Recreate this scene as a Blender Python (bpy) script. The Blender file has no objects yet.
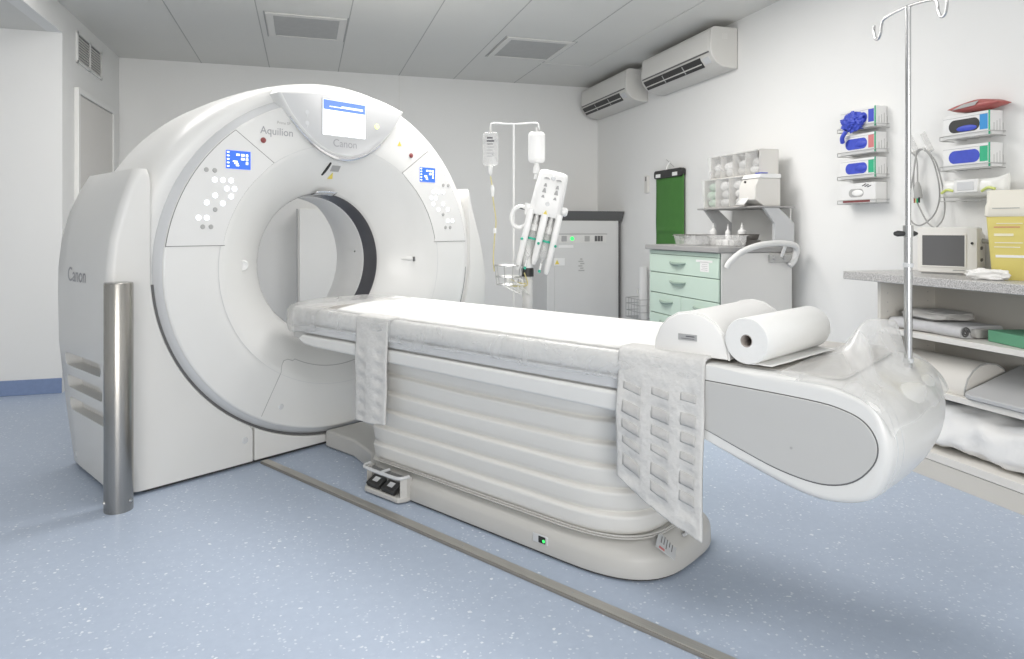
import bpy, bmesh, math, random
from mathutils import Vector, Matrix, Euler, noise
from math import sin, cos, pi, sqrt, radians
random.seed(7)
S = bpy.context.scene
COL = S.collection
S.view_settings.view_transform = 'Standard'
S.view_settings.look = 'None'
S.view_settings.gamma = 1.0
S.view_settings.use_curve_mapping = False
S.view_settings.exposure = 0.34

# ------------------------------------------------------------------ frames
RG = radians(31.986)                       # the scanner stands turned in the room
GO = Vector((0.199, 4.177, 0.0))           # floor point under the bore centre
CAM = Vector((0.0, 0.0, 1.25))

# ------------------------------------------------------------------ materials
def nodes_of(m):
    m.use_nodes = True
    nt = m.node_tree
    return nt, nt.nodes.get('Principled BSDF')

def mat(name, col, rough=0.5, metal=0.0, spec=None, emit=None, estr=0.0, alpha=1.0, trans=0.0,
        noise_amt=0.0, noise_scale=8.0, bump=0.0, bump_scale=60.0, coat=0.0):
    m = bpy.data.materials.new(name)
    nt, p = nodes_of(m)
    p.inputs['Base Color'].default_value = (*col, 1)
    p.inputs['Roughness'].default_value = rough
    p.inputs['Metallic'].default_value = metal
    if spec is not None: p.inputs['Specular IOR Level'].default_value = spec
    if coat: p.inputs['Coat Weight'].default_value = coat; p.inputs['Coat Roughness'].default_value = 0.15
    if emit: p.inputs['Emission Color'].default_value = (*emit, 1); p.inputs['Emission Strength'].default_value = estr
    p.inputs['Alpha'].default_value = alpha
    p.inputs['Transmission Weight'].default_value = trans
    L = nt.links
    tc = nt.nodes.new('ShaderNodeTexCoord')
    nz = nt.nodes.new('ShaderNodeTexNoise'); nz.inputs['Scale'].default_value = noise_scale; nz.inputs['Detail'].default_value = 4
    L.new(tc.outputs['Object'], nz.inputs['Vector'])
    a = max(noise_amt, 0.012)
    r = nt.nodes.new('ShaderNodeMix'); r.data_type = 'RGBA'
    r.inputs[6].default_value = (*[min(1, c*(1-a)) for c in col], 1)
    r.inputs[7].default_value = (*[min(1, c*(1+a)) for c in col], 1)
    L.new(nz.outputs['Fac'], r.inputs[0]); L.new(r.outputs[2], p.inputs['Base Color'])
    if bump:
        n2 = nt.nodes.new('ShaderNodeTexNoise'); n2.inputs['Scale'].default_value = bump_scale; n2.inputs['Detail'].default_value = 6
        L.new(tc.outputs['Object'], n2.inputs['Vector'])
        b = nt.nodes.new('ShaderNodeBump'); b.inputs['Strength'].default_value = bump; b.inputs['Distance'].default_value = 0.01
        L.new(n2.outputs['Fac'], b.inputs['Height']); L.new(b.outputs['Normal'], p.inputs['Normal'])
    return m

def floor_mat():
    m = bpy.data.materials.new('vinyl_floor'); nt, p = nodes_of(m); L = nt.links
    tc = nt.nodes.new('ShaderNodeTexCoord')
    nz = nt.nodes.new('ShaderNodeTexNoise'); nz.inputs['Scale'].default_value = 26; nz.inputs['Detail'].default_value = 7; nz.inputs['Roughness'].default_value = 0.7
    L.new(tc.outputs['Object'], nz.inputs['Vector'])
    base = nt.nodes.new('ShaderNodeMix'); base.data_type = 'RGBA'
    base.inputs[6].default_value = (0.375, 0.443, 0.558, 1); base.inputs[7].default_value = (0.485, 0.556, 0.668, 1)
    L.new(nz.outputs['Fac'], base.inputs[0])
    prev = base.outputs[2]
    for sc, thr, dens, amt in ((34, 0.20, 0.62, 0.75), (60, 0.25, 0.45, 0.55), (15, 0.09, 0.5, 0.85)):
        # sparse pale chips: voronoi cells, some of them chosen by the cell colour, chip edges made ragged with noise
        mp = nt.nodes.new('ShaderNodeVectorMath'); mp.operation = 'ADD'
        ns = nt.nodes.new('ShaderNodeTexNoise'); ns.inputs['Scale'].default_value = sc*1.7; ns.inputs['Detail'].default_value = 3
        sc_ = nt.nodes.new('ShaderNodeVectorMath'); sc_.operation = 'SCALE'; sc_.inputs['Scale'].default_value = 0.55/sc
        L.new(tc.outputs['Object'], ns.inputs['Vector']); L.new(ns.outputs['Color'], sc_.inputs[0])
        L.new(tc.outputs['Object'], mp.inputs[0]); L.new(sc_.outputs[0], mp.inputs[1])
        v = nt.nodes.new('ShaderNodeTexVoronoi'); v.inputs['Scale'].default_value = sc
        L.new(mp.outputs[0], v.inputs['Vector'])
        lt = nt.nodes.new('ShaderNodeMath'); lt.operation = 'LESS_THAN'; lt.inputs[1].default_value = thr
        L.new(v.outputs['Distance'], lt.inputs[0])
        sp = nt.nodes.new('ShaderNodeSeparateColor'); L.new(v.outputs['Color'], sp.inputs[0])
        g = nt.nodes.new('ShaderNodeMath'); g.operation = 'GREATER_THAN'; g.inputs[1].default_value = dens
        L.new(sp.outputs[0], g.inputs[0])
        mu = nt.nodes.new('ShaderNodeMath'); mu.operation = 'MULTIPLY'; L.new(lt.outputs[0], mu.inputs[0]); L.new(g.outputs[0], mu.inputs[1])
        m2 = nt.nodes.new('ShaderNodeMath'); m2.operation = 'MULTIPLY'; L.new(mu.outputs[0], m2.inputs[0])
        m3 = nt.nodes.new('ShaderNodeMath'); m3.operation = 'MULTIPLY'; m3.inputs[1].default_value = amt
        L.new(sp.outputs[1], m3.inputs[0]); L.new(m3.outputs[0], m2.inputs[1])
        mx = nt.nodes.new('ShaderNodeMix'); mx.data_type = 'RGBA'; mx.inputs[7].default_value = (0.86, 0.89, 0.92, 1)
        L.new(m2.outputs[0], mx.inputs[0]); L.new(prev, mx.inputs[6]); prev = mx.outputs[2]
    L.new(prev, p.inputs['Base Color'])
    p.inputs['Roughness'].default_value = 0.42
    p.inputs['Specular IOR Level'].default_value = 0.35
    return m

def granite_mat():
    m = bpy.data.materials.new('speckled_worktop'); nt, p = nodes_of(m); L = nt.links
    tc = nt.nodes.new('ShaderNodeTexCoord')
    nz = nt.nodes.new('ShaderNodeTexNoise'); nz.inputs['Scale'].default_value = 190; nz.inputs['Detail'].default_value = 5
    L.new(tc.outputs['Object'], nz.inputs['Vector'])
    cr = nt.nodes.new('ShaderNodeValToRGB')
    e = cr.color_ramp.elements
    e[0].position = 0.36; e[0].color = (0.30, 0.295, 0.285, 1)
    e[1].position = 0.62; e[1].color = (0.62, 0.61, 0.60, 1)
    k = cr.color_ramp.elements.new(0.48); k.color = (0.45, 0.44, 0.43, 1)
    L.new(nz.outputs['Fac'], cr.inputs[0]); L.new(cr.outputs[0], p.inputs['Base Color'])
    p.inputs['Roughness'].default_value = 0.4
    return m

def brushed_mat(name, col, rough=0.3, axis='Z', stretch=40.0):
    m = bpy.data.materials.new(name); nt, p = nodes_of(m); L = nt.links
    tc = nt.nodes.new('ShaderNodeTexCoord'); mp = nt.nodes.new('ShaderNodeMapping')
    s = {'X': (1, stretch, stretch), 'Y': (stretch, 1, stretch), 'Z': (stretch, stretch, 1)}[axis]
    mp.inputs['Scale'].default_value = s
    nz = nt.nodes.new('ShaderNodeTexNoise'); nz.inputs['Scale'].default_value = 5; nz.inputs['Detail'].default_value = 3
    L.new(tc.outputs['Object'], mp.inputs[0]); L.new(mp.outputs[0], nz.inputs['Vector'])
    mx = nt.nodes.new('ShaderNodeMix'); mx.data_type = 'RGBA'
    mx.inputs[6].default_value = (*[c*0.85 for c in col], 1); mx.inputs[7].default_value = (*[min(1, c*1.12) for c in col], 1)
    L.new(nz.outputs['Fac'], mx.inputs[0]); L.new(mx.outputs[2], p.inputs['Base Color'])
    p.inputs['Metallic'].default_value = 1.0; p.inputs['Roughness'].default_value = rough
    return m

def film_mat(name, alpha, rough=0.25, nsc=9, bmp=0.35):
    m = bpy.data.materials.new(name); nt, p = nodes_of(m); L = nt.links
    p.inputs['Base Color'].default_value = (0.82, 0.82, 0.81, 1); p.inputs['Roughness'].default_value = rough
    p.inputs['Specular IOR Level'].default_value = 0.6
    tc = nt.nodes.new('ShaderNodeTexCoord')
    nz = nt.nodes.new('ShaderNodeTexNoise'); nz.inputs['Scale'].default_value = nsc; nz.inputs['Detail'].default_value = 3; nz.inputs['Distortion'].default_value = 1.5
    L.new(tc.outputs['Object'], nz.inputs['Vector'])
    mr = nt.nodes.new('ShaderNodeMapRange'); mr.inputs[1].default_value = 0.3; mr.inputs[2].default_value = 0.7
    mr.inputs[3].default_value = max(0, alpha-0.12); mr.inputs[4].default_value = min(1, alpha+0.12)
    L.new(nz.outputs['Fac'], mr.inputs[0]); L.new(mr.outputs[0], p.inputs['Alpha'])
    b = nt.nodes.new('ShaderNodeBump'); b.inputs['Strength'].default_value = bmp; b.inputs['Distance'].default_value = 0.02
    L.new(nz.outputs['Fac'], b.inputs['Height']); L.new(b.outputs['Normal'], p.inputs['Normal'])
    return m

def emit_mat(name, col, strength):
    m = bpy.data.materials.new(name); nt, p = nodes_of(m)
    p.inputs['Base Color'].default_value = (*col, 1)
    p.inputs['Emission Color'].default_value = (*col, 1); p.inputs['Emission Strength'].default_value = strength
    tc = nt.nodes.new('ShaderNodeTexCoord')
    return m

M = {}
M['floor'] = floor_mat()
M['wall'] = mat('wall_paint', (0.80, 0.80, 0.785), 0.7, bump=0.05, bump_scale=90, noise_scale=2)
M['ceil'] = mat('ceiling_panel', (0.70, 0.695, 0.665), 0.6, noise_scale=1.5, noise_amt=0.03)
M['seam'] = mat('seam_grey', (0.42, 0.42, 0.40), 0.7)
M['whiteframe'] = mat('white_lacquer', (0.78, 0.78, 0.76), 0.4)
M['base_blue'] = mat('blue_skirting', (0.20, 0.27, 0.44), 0.5, noise_amt=0.1, noise_scale=40)
M['gantry'] = mat('scanner_white', (0.73, 0.73, 0.715), 0.34, coat=0.15)
M['gantry_side'] = mat('scanner_cover_white', (0.70, 0.695, 0.675), 0.38, coat=0.1)
M['ring'] = mat('ring_grey', (0.60, 0.61, 0.62), 0.35)
M['panelwhite'] = mat('panel_white', (0.72, 0.72, 0.71), 0.3, coat=0.2)
M['dispface'] = mat('display_face', (0.60, 0.605, 0.61), 0.32, coat=0.2)
M['chromelip'] = mat('silver_lip', (0.75, 0.75, 0.76), 0.18, metal=0.9)
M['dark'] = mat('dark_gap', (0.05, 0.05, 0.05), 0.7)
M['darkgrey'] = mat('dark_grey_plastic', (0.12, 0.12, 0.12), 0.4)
M['window'] = mat('scan_window_film', (0.085, 0.085, 0.095), 0.12, noise_amt=0.25, noise_scale=6)
M['liner'] = mat('bore_liner', (0.80, 0.80, 0.79), 0.35)
M['midgrey'] = mat('mid_grey', (0.38, 0.38, 0.38), 0.5)
M['gapgrey'] = mat('joint_dark_grey', (0.22, 0.22, 0.21), 0.6)  # dark grey of the panel joints and the switch recess
M['btn'] = mat('button_grey', (0.40, 0.40, 0.39), 0.45)
M['led'] = emit_mat('lit_button', (0.86, 0.89, 1.0), 1.0)
M['led_amber'] = emit_mat('status_light', (0.80, 0.86, 0.36), 0.75)
M['led_green'] = emit_mat('green_light', (0.05, 0.9, 0.15), 1.0)
M['scr_blue'] = emit_mat('screen_blue', (0.035, 0.115, 0.72), 0.75)
M['scr_lblue'] = emit_mat('screen_band_blue', (0.10, 0.18, 0.72), 0.8)
M['scr_white'] = emit_mat('screen_white', (0.93, 0.96, 1.0), 1.0)
M['red'] = mat('red_plastic', (0.27, 0.07, 0.07), 0.45)
M['yellowlab'] = mat('yellow_label', (0.75, 0.62, 0.12), 0.5)
M['letter'] = mat('letter_grey', (0.36, 0.36, 0.38), 0.5)
M['letterdark'] = mat('letter_dark', (0.10, 0.10, 0.11), 0.5)
M['table'] = mat('couch_white', (0.70, 0.70, 0.685), 0.32, coat=0.15)
M['tablegrey'] = mat('couch_grey_panel', (0.50, 0.50, 0.49), 0.42)
M['tabletop'] = mat('couch_top_beige', (0.50, 0.48, 0.45), 0.45, noise_amt=0.05)
M['basegrey'] = mat('couch_base', (0.52, 0.51, 0.485), 0.42)
M['bellows'] = mat('bellows_vinyl', (0.71, 0.70, 0.67), 0.45, bump=0.12, bump_scale=14)
M['sheet'] = mat('paper_sheet', (0.80, 0.795, 0.78), 0.75, bump=0.15, bump_scale=25)
M['roll'] = mat('paper_roll', (0.78, 0.78, 0.765), 0.8, bump=0.1, bump_scale=60)
M['cardboard'] = mat('roll_core', (0.42, 0.38, 0.35), 0.8)
M['bolster'] = mat('bolster_vinyl', (0.76, 0.755, 0.74), 0.45)
M['film'] = film_mat('plastic_film', 0.27, 0.2, 4.5, 0.15)
M['film_soft'] = film_mat('plastic_film_bunched', 0.30, 0.2, 3.5, 0.15)
M['strap'] = mat('quilted_cloth', (0.60, 0.595, 0.58), 0.8, noise_amt=0.10, noise_scale=60, bump=0.5, bump_scale=45)
M['strapdark'] = mat('quilted_pocket_fold_shade', (0.47, 0.465, 0.455), 0.75, noise_amt=0.14, noise_scale=30, bump=0.4, bump_scale=40)  # pocket cloth, fold shading put into its darker colour
M['steel'] = brushed_mat('brushed_steel', (0.40, 0.385, 0.36), 0.27)
M['railsteel'] = brushed_mat('floor_rail_steel', (0.60, 0.58, 0.54), 0.45, 'Y')
M['railedge'] = mat('rail_edge', (0.22, 0.21, 0.19), 0.5)
M['chrome'] = mat('chrome', (0.58, 0.58, 0.58), 0.22, metal=1.0)
M['steelsimple'] = mat('stainless', (0.55, 0.55, 0.54), 0.28, metal=1.0)
M['worktop'] = granite_mat()
M['carcass'] = mat('cabinet_cream', (0.64, 0.615, 0.565), 0.55, noise_scale=3, noise_amt=0.03)
M['carcass_edge'] = mat('cabinet_edge', (0.74, 0.72, 0.68), 0.5)
M['mint'] = mat('mint_drawer', (0.56, 0.685, 0.59), 0.45)
M['mintgap'] = mat('drawer_gap', (0.16, 0.21, 0.18), 0.6)
M['minthandle'] = mat('drawer_handle', (0.27, 0.35, 0.30), 0.4)
M['cabgrey'] = mat('cabinet_grey', (0.68, 0.675, 0.655), 0.5)
M['cabtop'] = mat('cabinet_top_grey', (0.33, 0.325, 0.32), 0.45)
M['bracket'] = mat('bracket_grey', (0.52, 0.53, 0.54), 0.5)
M['bracketdark'] = mat('bracket_inner', (0.40, 0.40, 0.39), 0.5)
M['beige'] = mat('beige_box', (0.68, 0.665, 0.63), 0.5)
M['clear'] = film_mat('clear_plastic', 0.24, 0.12)
M['binplastic'] = film_mat('bin_front_plastic', 0.22, 0.15)
M['bottle'] = mat('bottle_white', (0.82, 0.82, 0.81), 0.35)
M['packet'] = mat('packet_white', (0.62, 0.62, 0.61), 0.45, bump=0.6, bump_scale=30)
M['packetgreen'] = mat('packet_green_print', (0.45, 0.60, 0.47), 0.45, noise_amt=0.4, noise_scale=60)
M['tray'] = mat('dark_tray', (0.28, 0.265, 0.25), 0.35, metal=0.5)
M['green'] = mat('green_cloth', (0.055, 0.185, 0.035), 0.7, noise_amt=0.12, noise_scale=9, bump=0.3, bump_scale=12)
M['black'] = mat('black_plastic', (0.025, 0.025, 0.025), 0.45)
M['ac'] = mat('aircon_beige', (0.64, 0.63, 0.60), 0.45)
M['ac_front'] = mat('aircon_front', (0.68, 0.67, 0.64), 0.4)
M['fridge'] = mat('power_cabinet_grey', (0.64, 0.64, 0.63), 0.45)
M['glovebox'] = mat('box_card', (0.76, 0.76, 0.75), 0.6)
M['blue'] = mat('nitrile_blue', (0.045, 0.075, 0.50), 0.5, noise_amt=0.2, noise_scale=30)
M['lblue'] = mat('box_light_blue', (0.03, 0.27, 0.62), 0.5)
M['boxgreen'] = mat('box_green', (0.03, 0.42, 0.22), 0.5)
M['boxred'] = mat('box_red', (0.60, 0.20, 0.20), 0.5)
M['redfoil'] = mat('red_pouch', (0.40, 0.10, 0.09), 0.35, bump=0.4, bump_scale=30)
M['wipes'] = mat('wipes_pack', (0.80, 0.80, 0.77), 0.35, bump=0.2, bump_scale=16)
M['lime'] = mat('lime_stripe', (0.58, 0.65, 0.20), 0.4)
M['yellow'] = mat('sharps_yellow', (0.72, 0.62, 0.20), 0.4)
M['lid'] = mat('sharps_lid', (0.76, 0.73, 0.64), 0.45)
M['labelcream'] = mat('label_cream', (0.80, 0.76, 0.58), 0.5)
M['cloth'] = mat('white_cloth', (0.84, 0.835, 0.82), 0.8, bump=0.3, bump_scale=20)
M['greycloth'] = mat('grey_cloth', (0.52, 0.51, 0.49), 0.8, bump=0.3, bump_scale=25)
M['blanket'] = mat('grey_blanket', (0.56, 0.56, 0.57), 0.85, noise_amt=0.2, noise_scale=14)
M['blanketdark'] = mat('blanket_dark_side', (0.12, 0.12, 0.12), 0.85)
M['greenbox'] = mat('green_carton', (0.13, 0.36, 0.22), 0.6)
M['cushion'] = mat('cushion_cream', (0.66, 0.64, 0.60), 0.6)
M['pad'] = mat('grey_pad', (0.47, 0.475, 0.48), 0.6)
M['cable'] = mat('cable_grey', (0.36, 0.36, 0.35), 0.5)
M['monitor'] = mat('monitor_beige', (0.76, 0.75, 0.72), 0.45)
M['monscreen'] = mat('screen_off', (0.13, 0.13, 0.135), 0.15)
M['tubeyel'] = mat('tube_amber', (0.62, 0.55, 0.25), 0.35)
M['tubeclear'] = mat('tube_clear', (0.75, 0.75, 0.72), 0.25)
M['injector'] = mat('injector_white', (0.82, 0.82, 0.81), 0.35, coat=0.1)
M['fluid'] = film_mat('saline_bag', 0.26, 0.15)
M['fluidwhite'] = mat('milky_bag', (0.86, 0.86, 0.85), 0.3)
M['diffuser'] = mat('light_diffuser', (0.42, 0.42, 0.41), 0.5, noise_amt=0.10, noise_scale=14)
M['teal'] = mat('green_ring', (0.03, 0.45, 0.30), 0.4)
M['door'] = mat('door_beige', (0.70, 0.68, 0.65), 0.5)
M['doorgap'] = mat('door_rebate', (0.30, 0.29, 0.28), 0.6)
M['handrail'] = mat('handrail_grey', (0.66, 0.66, 0.65), 0.4)

# ------------------------------------------------------------------ mesh builder
class B:
    def __init__(s): s.v = []; s.f = []
    def add(s, vs, fs):
        o = len(s.v); s.v += [Vector(p) for p in vs]; s.f += [[i+o for i in f] for f in fs]; return s
    def box(s, c, d, rot=None):
        x, y, z = d[0]/2, d[1]/2, d[2]/2
        vs = [Vector((a*x, b*y, e*z)) for e in (-1, 1) for b in (-1, 1) for a in (-1, 1)]
        if rot is not None: vs = [rot @ p for p in vs]
        return s.add([p+Vector(c) for p in vs], [[0,2,3,1],[4,5,7,6],[0,1,5,4],[2,6,7,3],[0,4,6,2],[1,3,7,5]])
    def bb(s, a, b):   # box by two corners
        return s.box([(a[i]+b[i])/2 for i in range(3)], [abs(b[i]-a[i]) for i in range(3)])
    def loft(s, rings, cap=True, closed=True, loop=False):
        n = len(rings[0]); vs = [p for r in rings for p in r]; fs = []
        R = len(rings)
        for i in range(R if loop else R-1):
            j = (i+1) % R
            for k in range(n if closed else n-1):
                k2 = (k+1) % n
                fs.append([i*n+k, i*n+k2, j*n+k2, j*n+k])
        if cap and not loop:
            fs.append(list(range(n))[::-1]); fs.append([(R-1)*n+k for k in range(n)])
        return s.add(vs, fs)
    def grid(s, fn, nu, nv):
        vs = [fn(i/nu, j/nv) for i in range(nu+1) for j in range(nv+1)]; w = nv+1
        return s.add(vs, [[i*w+j, (i+1)*w+j, (i+1)*w+j+1, i*w+j+1] for i in range(nu) for j in range(nv)])
    def tube(s, pts, r, n=10, cap=True):
        pts = [Vector(p) for p in pts]; rs = r if isinstance(r, (list, tuple)) else [r]*len(pts)
        rings = []; up = None
        for i, p in enumerate(pts):
            t = (pts[min(i+1, len(pts)-1)] - pts[max(i-1, 0)]).normalized()
            if up is None:
                a = Vector((0,0,1)) if abs(t.z) < 0.9 else Vector((1,0,0)); up = (a - t*a.dot(t)).normalized()
            else:
                up = (up - t*up.dot(t)); up = up.normalized() if up.length > 1e-6 else Vector((0,0,1))
            w = t.cross(up)
            rings.append([p + (up*cos(2*pi*k/n) + w*sin(2*pi*k/n))*rs[i] for k in range(n)])
        return s.loft(rings, cap)
    def cyl(s, p0, p1, r0, r1=None, n=28):
        return s.tube([p0, p1], [r0, r0 if r1 is None else r1], n)
    def lathe(s, prof, n=32, c=(0,0,0), axis=None):
        q = Vector((0,0,1)).rotation_difference(Vector(axis)).to_matrix() if axis is not None else Matrix.Identity(3)
        return s.loft([[q @ Vector((r*cos(2*pi*k/n), r*sin(2*pi*k/n), z)) + Vector(c) for k in range(n)] for r, z in prof], True)
    def prism(s, poly, fn, t0, t1):
        return s.loft([[fn(a, b, t0) for a, b in poly], [fn(a, b, t1) for a, b in poly]], True)
    def sphere(s, c, r, n=16, m=10):
        r = r if isinstance(r, (tuple, list)) else (r,)*3; c = Vector(c)
        rings = []
        for i in range(m+1):
            th = pi*(0.02+0.96*i/m)
            rings.append([c+Vector((r[0]*sin(th)*cos(2*pi*k/n), r[1]*sin(th)*sin(2*pi*k/n), -r[2]*cos(th))) for k in range(n)])
        return s.loft(rings, True)
    def warp(s, fn): s.v = [Vector(fn(p)) for p in s.v]; return s

ORI = {}     # authoring origin of each thing: vertices are written in its frame and re-based on it
def mesh_obj(name, b, m, origin=(0,0,0), bevel=0, seg=2, angle=35, sub=0, solid=0, recalc=True, smooth=True):
    me = bpy.data.meshes.new(name)
    o3 = Vector(origin)
    me.from_pydata([p-o3 for p in b.v], [], b.f)
    if recalc:
        bm = bmesh.new(); bm.from_mesh(me); bmesh.ops.recalc_face_normals(bm, faces=bm.faces); bm.to_mesh(me); bm.free()
    me.materials.append(M[m] if isinstance(m, str) else m)
    ob = bpy.data.objects.new(name, me); COL.objects.link(ob)
    if smooth:
        me.shade_smooth()
        me.set_sharp_from_angle(angle=radians(angle))
    if solid:
        md = ob.modifiers.new('solid', 'SOLIDIFY'); md.thickness = solid; md.offset = 0
    if sub:
        md = ob.modifiers.new('sub', 'SUBSURF'); md.levels = sub; md.render_levels = sub
    if bevel:
        md = ob.modifiers.new('bevel', 'BEVEL'); md.width = bevel; md.segments = seg; md.limit_method = 'ANGLE'; md.angle_limit = radians(40)
        md.harden_normals = False
    return ob

def frame_G(o, org):
    o.rotation_euler = (0, 0, RG)
    o.location = GO + Matrix.Rotation(RG, 3, 'Z') @ Vector(org)
def set_tag(o, label, cat, group=None):
    o['label'] = label; o['category'] = cat
    if group: o['group'] = group
def thing(name, label, cat, org=(0,0,0), G=False, group=None):
    o = bpy.data.objects.new(name, None); COL.objects.link(o); o.empty_display_size = 0.05
    set_tag(o, label, cat, group)
    if G: frame_G(o, org)
    else: o.location = org
    ORI[o.name] = Vector(org)
    return o
def part(name, b, m, parent, label=None, **k):
    root = parent
    while root.parent: root = root.parent
    o = mesh_obj(name, b, m, ORI[root.name], **k)
    o.parent = parent
    if label: o['label'] = label
    return o
def solo(name, b, m, label, cat, org=(0,0,0), G=False, group=None, **k):
    o = mesh_obj(name, b, m, org, **k)
    set_tag(o, label, cat, group)
    if G: frame_G(o, org)
    else: o.location = org
    ORI[o.name] = Vector(org)
    return o
def struct(name, b, m, **k):
    o = mesh_obj(name, b, m, (0,0,0), **k); o['kind'] = 'structure'; ORI[o.name] = Vector((0,0,0)); return o
def dup(root, loc, label, rotz=None):
    r = root.copy(); COL.objects.link(r); r.location = loc; r['label'] = label
    if rotz is not None: r.rotation_euler = (0, 0, rotz)
    ORI[r.name] = Vector(loc)
    def rec(a, b):
        for ch in list(a.children):
            c = ch.copy(); COL.objects.link(c); c.parent = b; rec(ch, c)
    rec(root, r)
    return r
def text(name, s, size, fn, m, parent, align='CENTER', extr=0.0006, label=None, bold=0.0):
    """lettering: 2-D glyph mesh mapped through fn(x, y) -> authoring point, with a thin thickness"""
    cu = bpy.data.curves.new('txt', 'FONT'); cu.body = s; cu.size = size; cu.align_x = align; cu.align_y = 'CENTER'; cu.offset = bold
    ob = bpy.data.objects.new('txt', cu); COL.objects.link(ob)
    bpy.context.view_layer.update()
    me = bpy.data.meshes.new_from_object(ob.evaluated_get(bpy.context.evaluated_depsgraph_get()))
    b = B(); b.add([fn(v.co.x, v.co.y) for v in me.vertices], [list(p.vertices) for p in me.polygons])
    bpy.data.objects.remove(ob); bpy.data.curves.remove(cu)
    return part(name, b, m, parent, label=label, recalc=False, smooth=False)
def cut(ob, cutter_b):
    """carve real recesses into a finished part"""
    c = mesh_obj('cutter', cutter_b, 'dark'); 
    c.parent = ob.parent; 
    root = ob
    while root.parent: root = root.parent
    for v in c.data.vertices: v.co -= ORI[root.name]
    md = ob.modifiers.new('cut', 'BOOLEAN'); md.operation = 'DIFFERENCE'; md.object = c; md.solver = 'EXACT'
    bpy.context.view_layer.update()
    me = bpy.data.meshes.new_from_object(ob.evaluated_get(bpy.context.evaluated_depsgraph_get()))
    ob.modifiers.remove(md); ob.data = me
    bpy.data.objects.remove(c)
    me.shade_smooth(); me.set_sharp_from_angle(angle=radians(30))
def lerp(a, b, t): return a+(b-a)*t
def interp(keys, x):
    if x <= keys[0][0]: return keys[0][1]
    for (a, va), (b, vb) in zip(keys, keys[1:]):
        if x <= b: return va+(vb-va)*(x-a)/(b-a)
    return keys[-1][1]
def arc(cx, cy, r, a0, a1, n): return [(cx+r*cos(lerp(a0, a1, i/n)), cy+r*sin(lerp(a0, a1, i/n))) for i in range(n+1)]
def rrect(x0, y0, x1, y1, r, n=5):
    return arc(x1-r, y1-r, r, 0, pi/2, n)+arc(x0+r, y1-r, r, pi/2, pi, n)+arc(x0+r, y0+r, r, pi, 1.5*pi, n)+arc(x1-r, y0+r, r, 1.5*pi, 2*pi, n)
def smooth_path(pts, n=8):
    P = [Vector(p) for p in pts]; out = []
    for i in range(len(P)-1):
        p0 = P[max(i-1, 0)]; p1 = P[i]; p2 = P[i+1]; p3 = P[min(i+2, len(P)-1)]
        for k in range(n):
            t = k/n
            out.append(0.5*((2*p1)+(p2-p0)*t+(2*p0-5*p1+4*p2-p3)*t*t+(3*p1-p0-3*p2+p3)*t**3))
    out.append(P[-1]); return out
def nz(x, y=0, z=0, s=1.0): return noise.noise(Vector((x*s, y*s, z*s)))

# ================================================================== ROOM
XL, XR, YB, YA, HC, HA = -1.775, 3.40, 7.70, 6.02, 2.96, 2.75
XF, YF = -4.2, -4.6
struct('floor', B().bb((XF, YF, -0.05), (XR+0.1, YB+0.1, 0)), 'floor')
struct('ceiling', B().bb((XL-0.1, YF, HC), (XR+0.1, YB+0.1, HC+0.08)), 'ceil')
struct('ceiling_recess', B().bb((XF, YF, HA), (XL-0.1, YA+0.1, HA+0.08)), 'ceil')
struct('wall_back', B().bb((XL-0.1, YB, 0), (XR+0.1, YB+0.1, HC)), 'wall')
struct('wall_right', B().bb((XR, YF, 0), (XR+0.1, YB, HC)), 'wall')
wl = B().bb((XL-0.1, YA, 0), (XL, YB, HC)); wl.bb((XL-0.1, YF, HA), (XL, YA, HC))
struct('wall_left', wl, 'wall')
struct('wall_recess', B().bb((XF, YA, 0), (XL-0.1, YA+0.1, HA)), 'wall')
struct('wall_far_left', B().bb((XF-0.1, YF, 0), (XF, YA+0.1, HA)), 'wall')
struct('baseboard_recess', B().bb((XF, YA-0.012, 0), (XL-0.001, YA, 0.115)), 'base_blue', bevel=0.004)
struct('baseboard_back', B().bb((XL, YB-0.012, 0), (XR, YB, 0.115)), 'base_blue', bevel=0.004)
struct('baseboard_right', B().bb((XR-0.012, 3.3, 0), (XR, YB-0.012, 0.115)), 'base_blue', bevel=0.004)
struct('trim_1', B().bb((1.0, YB-0.006, 0.115), (1.018, YB, HC)), 'whiteframe', bevel=0.002)
# ceiling panel joints
tn = 2
for x in (-1.02, -0.36, 0.345, 1.0, 1.62, 2.34):
    struct('trim_%d' % tn, B().bb((x-0.004, YF+0.2, HC-0.0015), (x+0.004, YB, HC)), 'seam', smooth=False); tn += 1
struct('trim_%d' % tn, B().bb((2.86, 4.3, HC-0.006), (2.885, 6.7, HC)), 'ceil', bevel=0.002); tn += 1
struct('trim_%d' % tn, B().bb((2.30, 6.69, HC-0.006), (2.885, 6.71, HC)), 'ceil', bevel=0.002); tn += 1
# door in the short left wall
d = struct('door_1', B().bb((XL, 6.40, 0.01), (XL+0.02, 7.36, 2.34)), 'door', bevel=0.003)
fr = B(); fr.bb((XL, 6.30, 0), (XL+0.035, 6.345, 2.39)); fr.bb((XL, 7.36, 0), (XL+0.035, 7.40, 2.39)); fr.bb((XL, 6.345, 2.345), (XL+0.035, 7.36, 2.39))
part('door_frame', fr, 'whiteframe', d, bevel=0.003)
rb = B().bb((XL, 6.346, 0.01), (XL+0.008, 6.398, 2.344)); part('rebate', rb, 'doorgap', d)
part('rebate_strip', B().bb((XL+0.008, 6.366, 0.01), (XL+0.016, 6.378, 2.344)), 'steelsimple', d)
part('door_handle', B().tube(smooth_path([(XL+0.02, 7.26, 1.1), (XL+0.07, 7.26, 1.1), (XL+0.075, 7.22, 1.1), (XL+0.075, 7.12, 1.1)]), 0.009), 'steelsimple', d)

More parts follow.
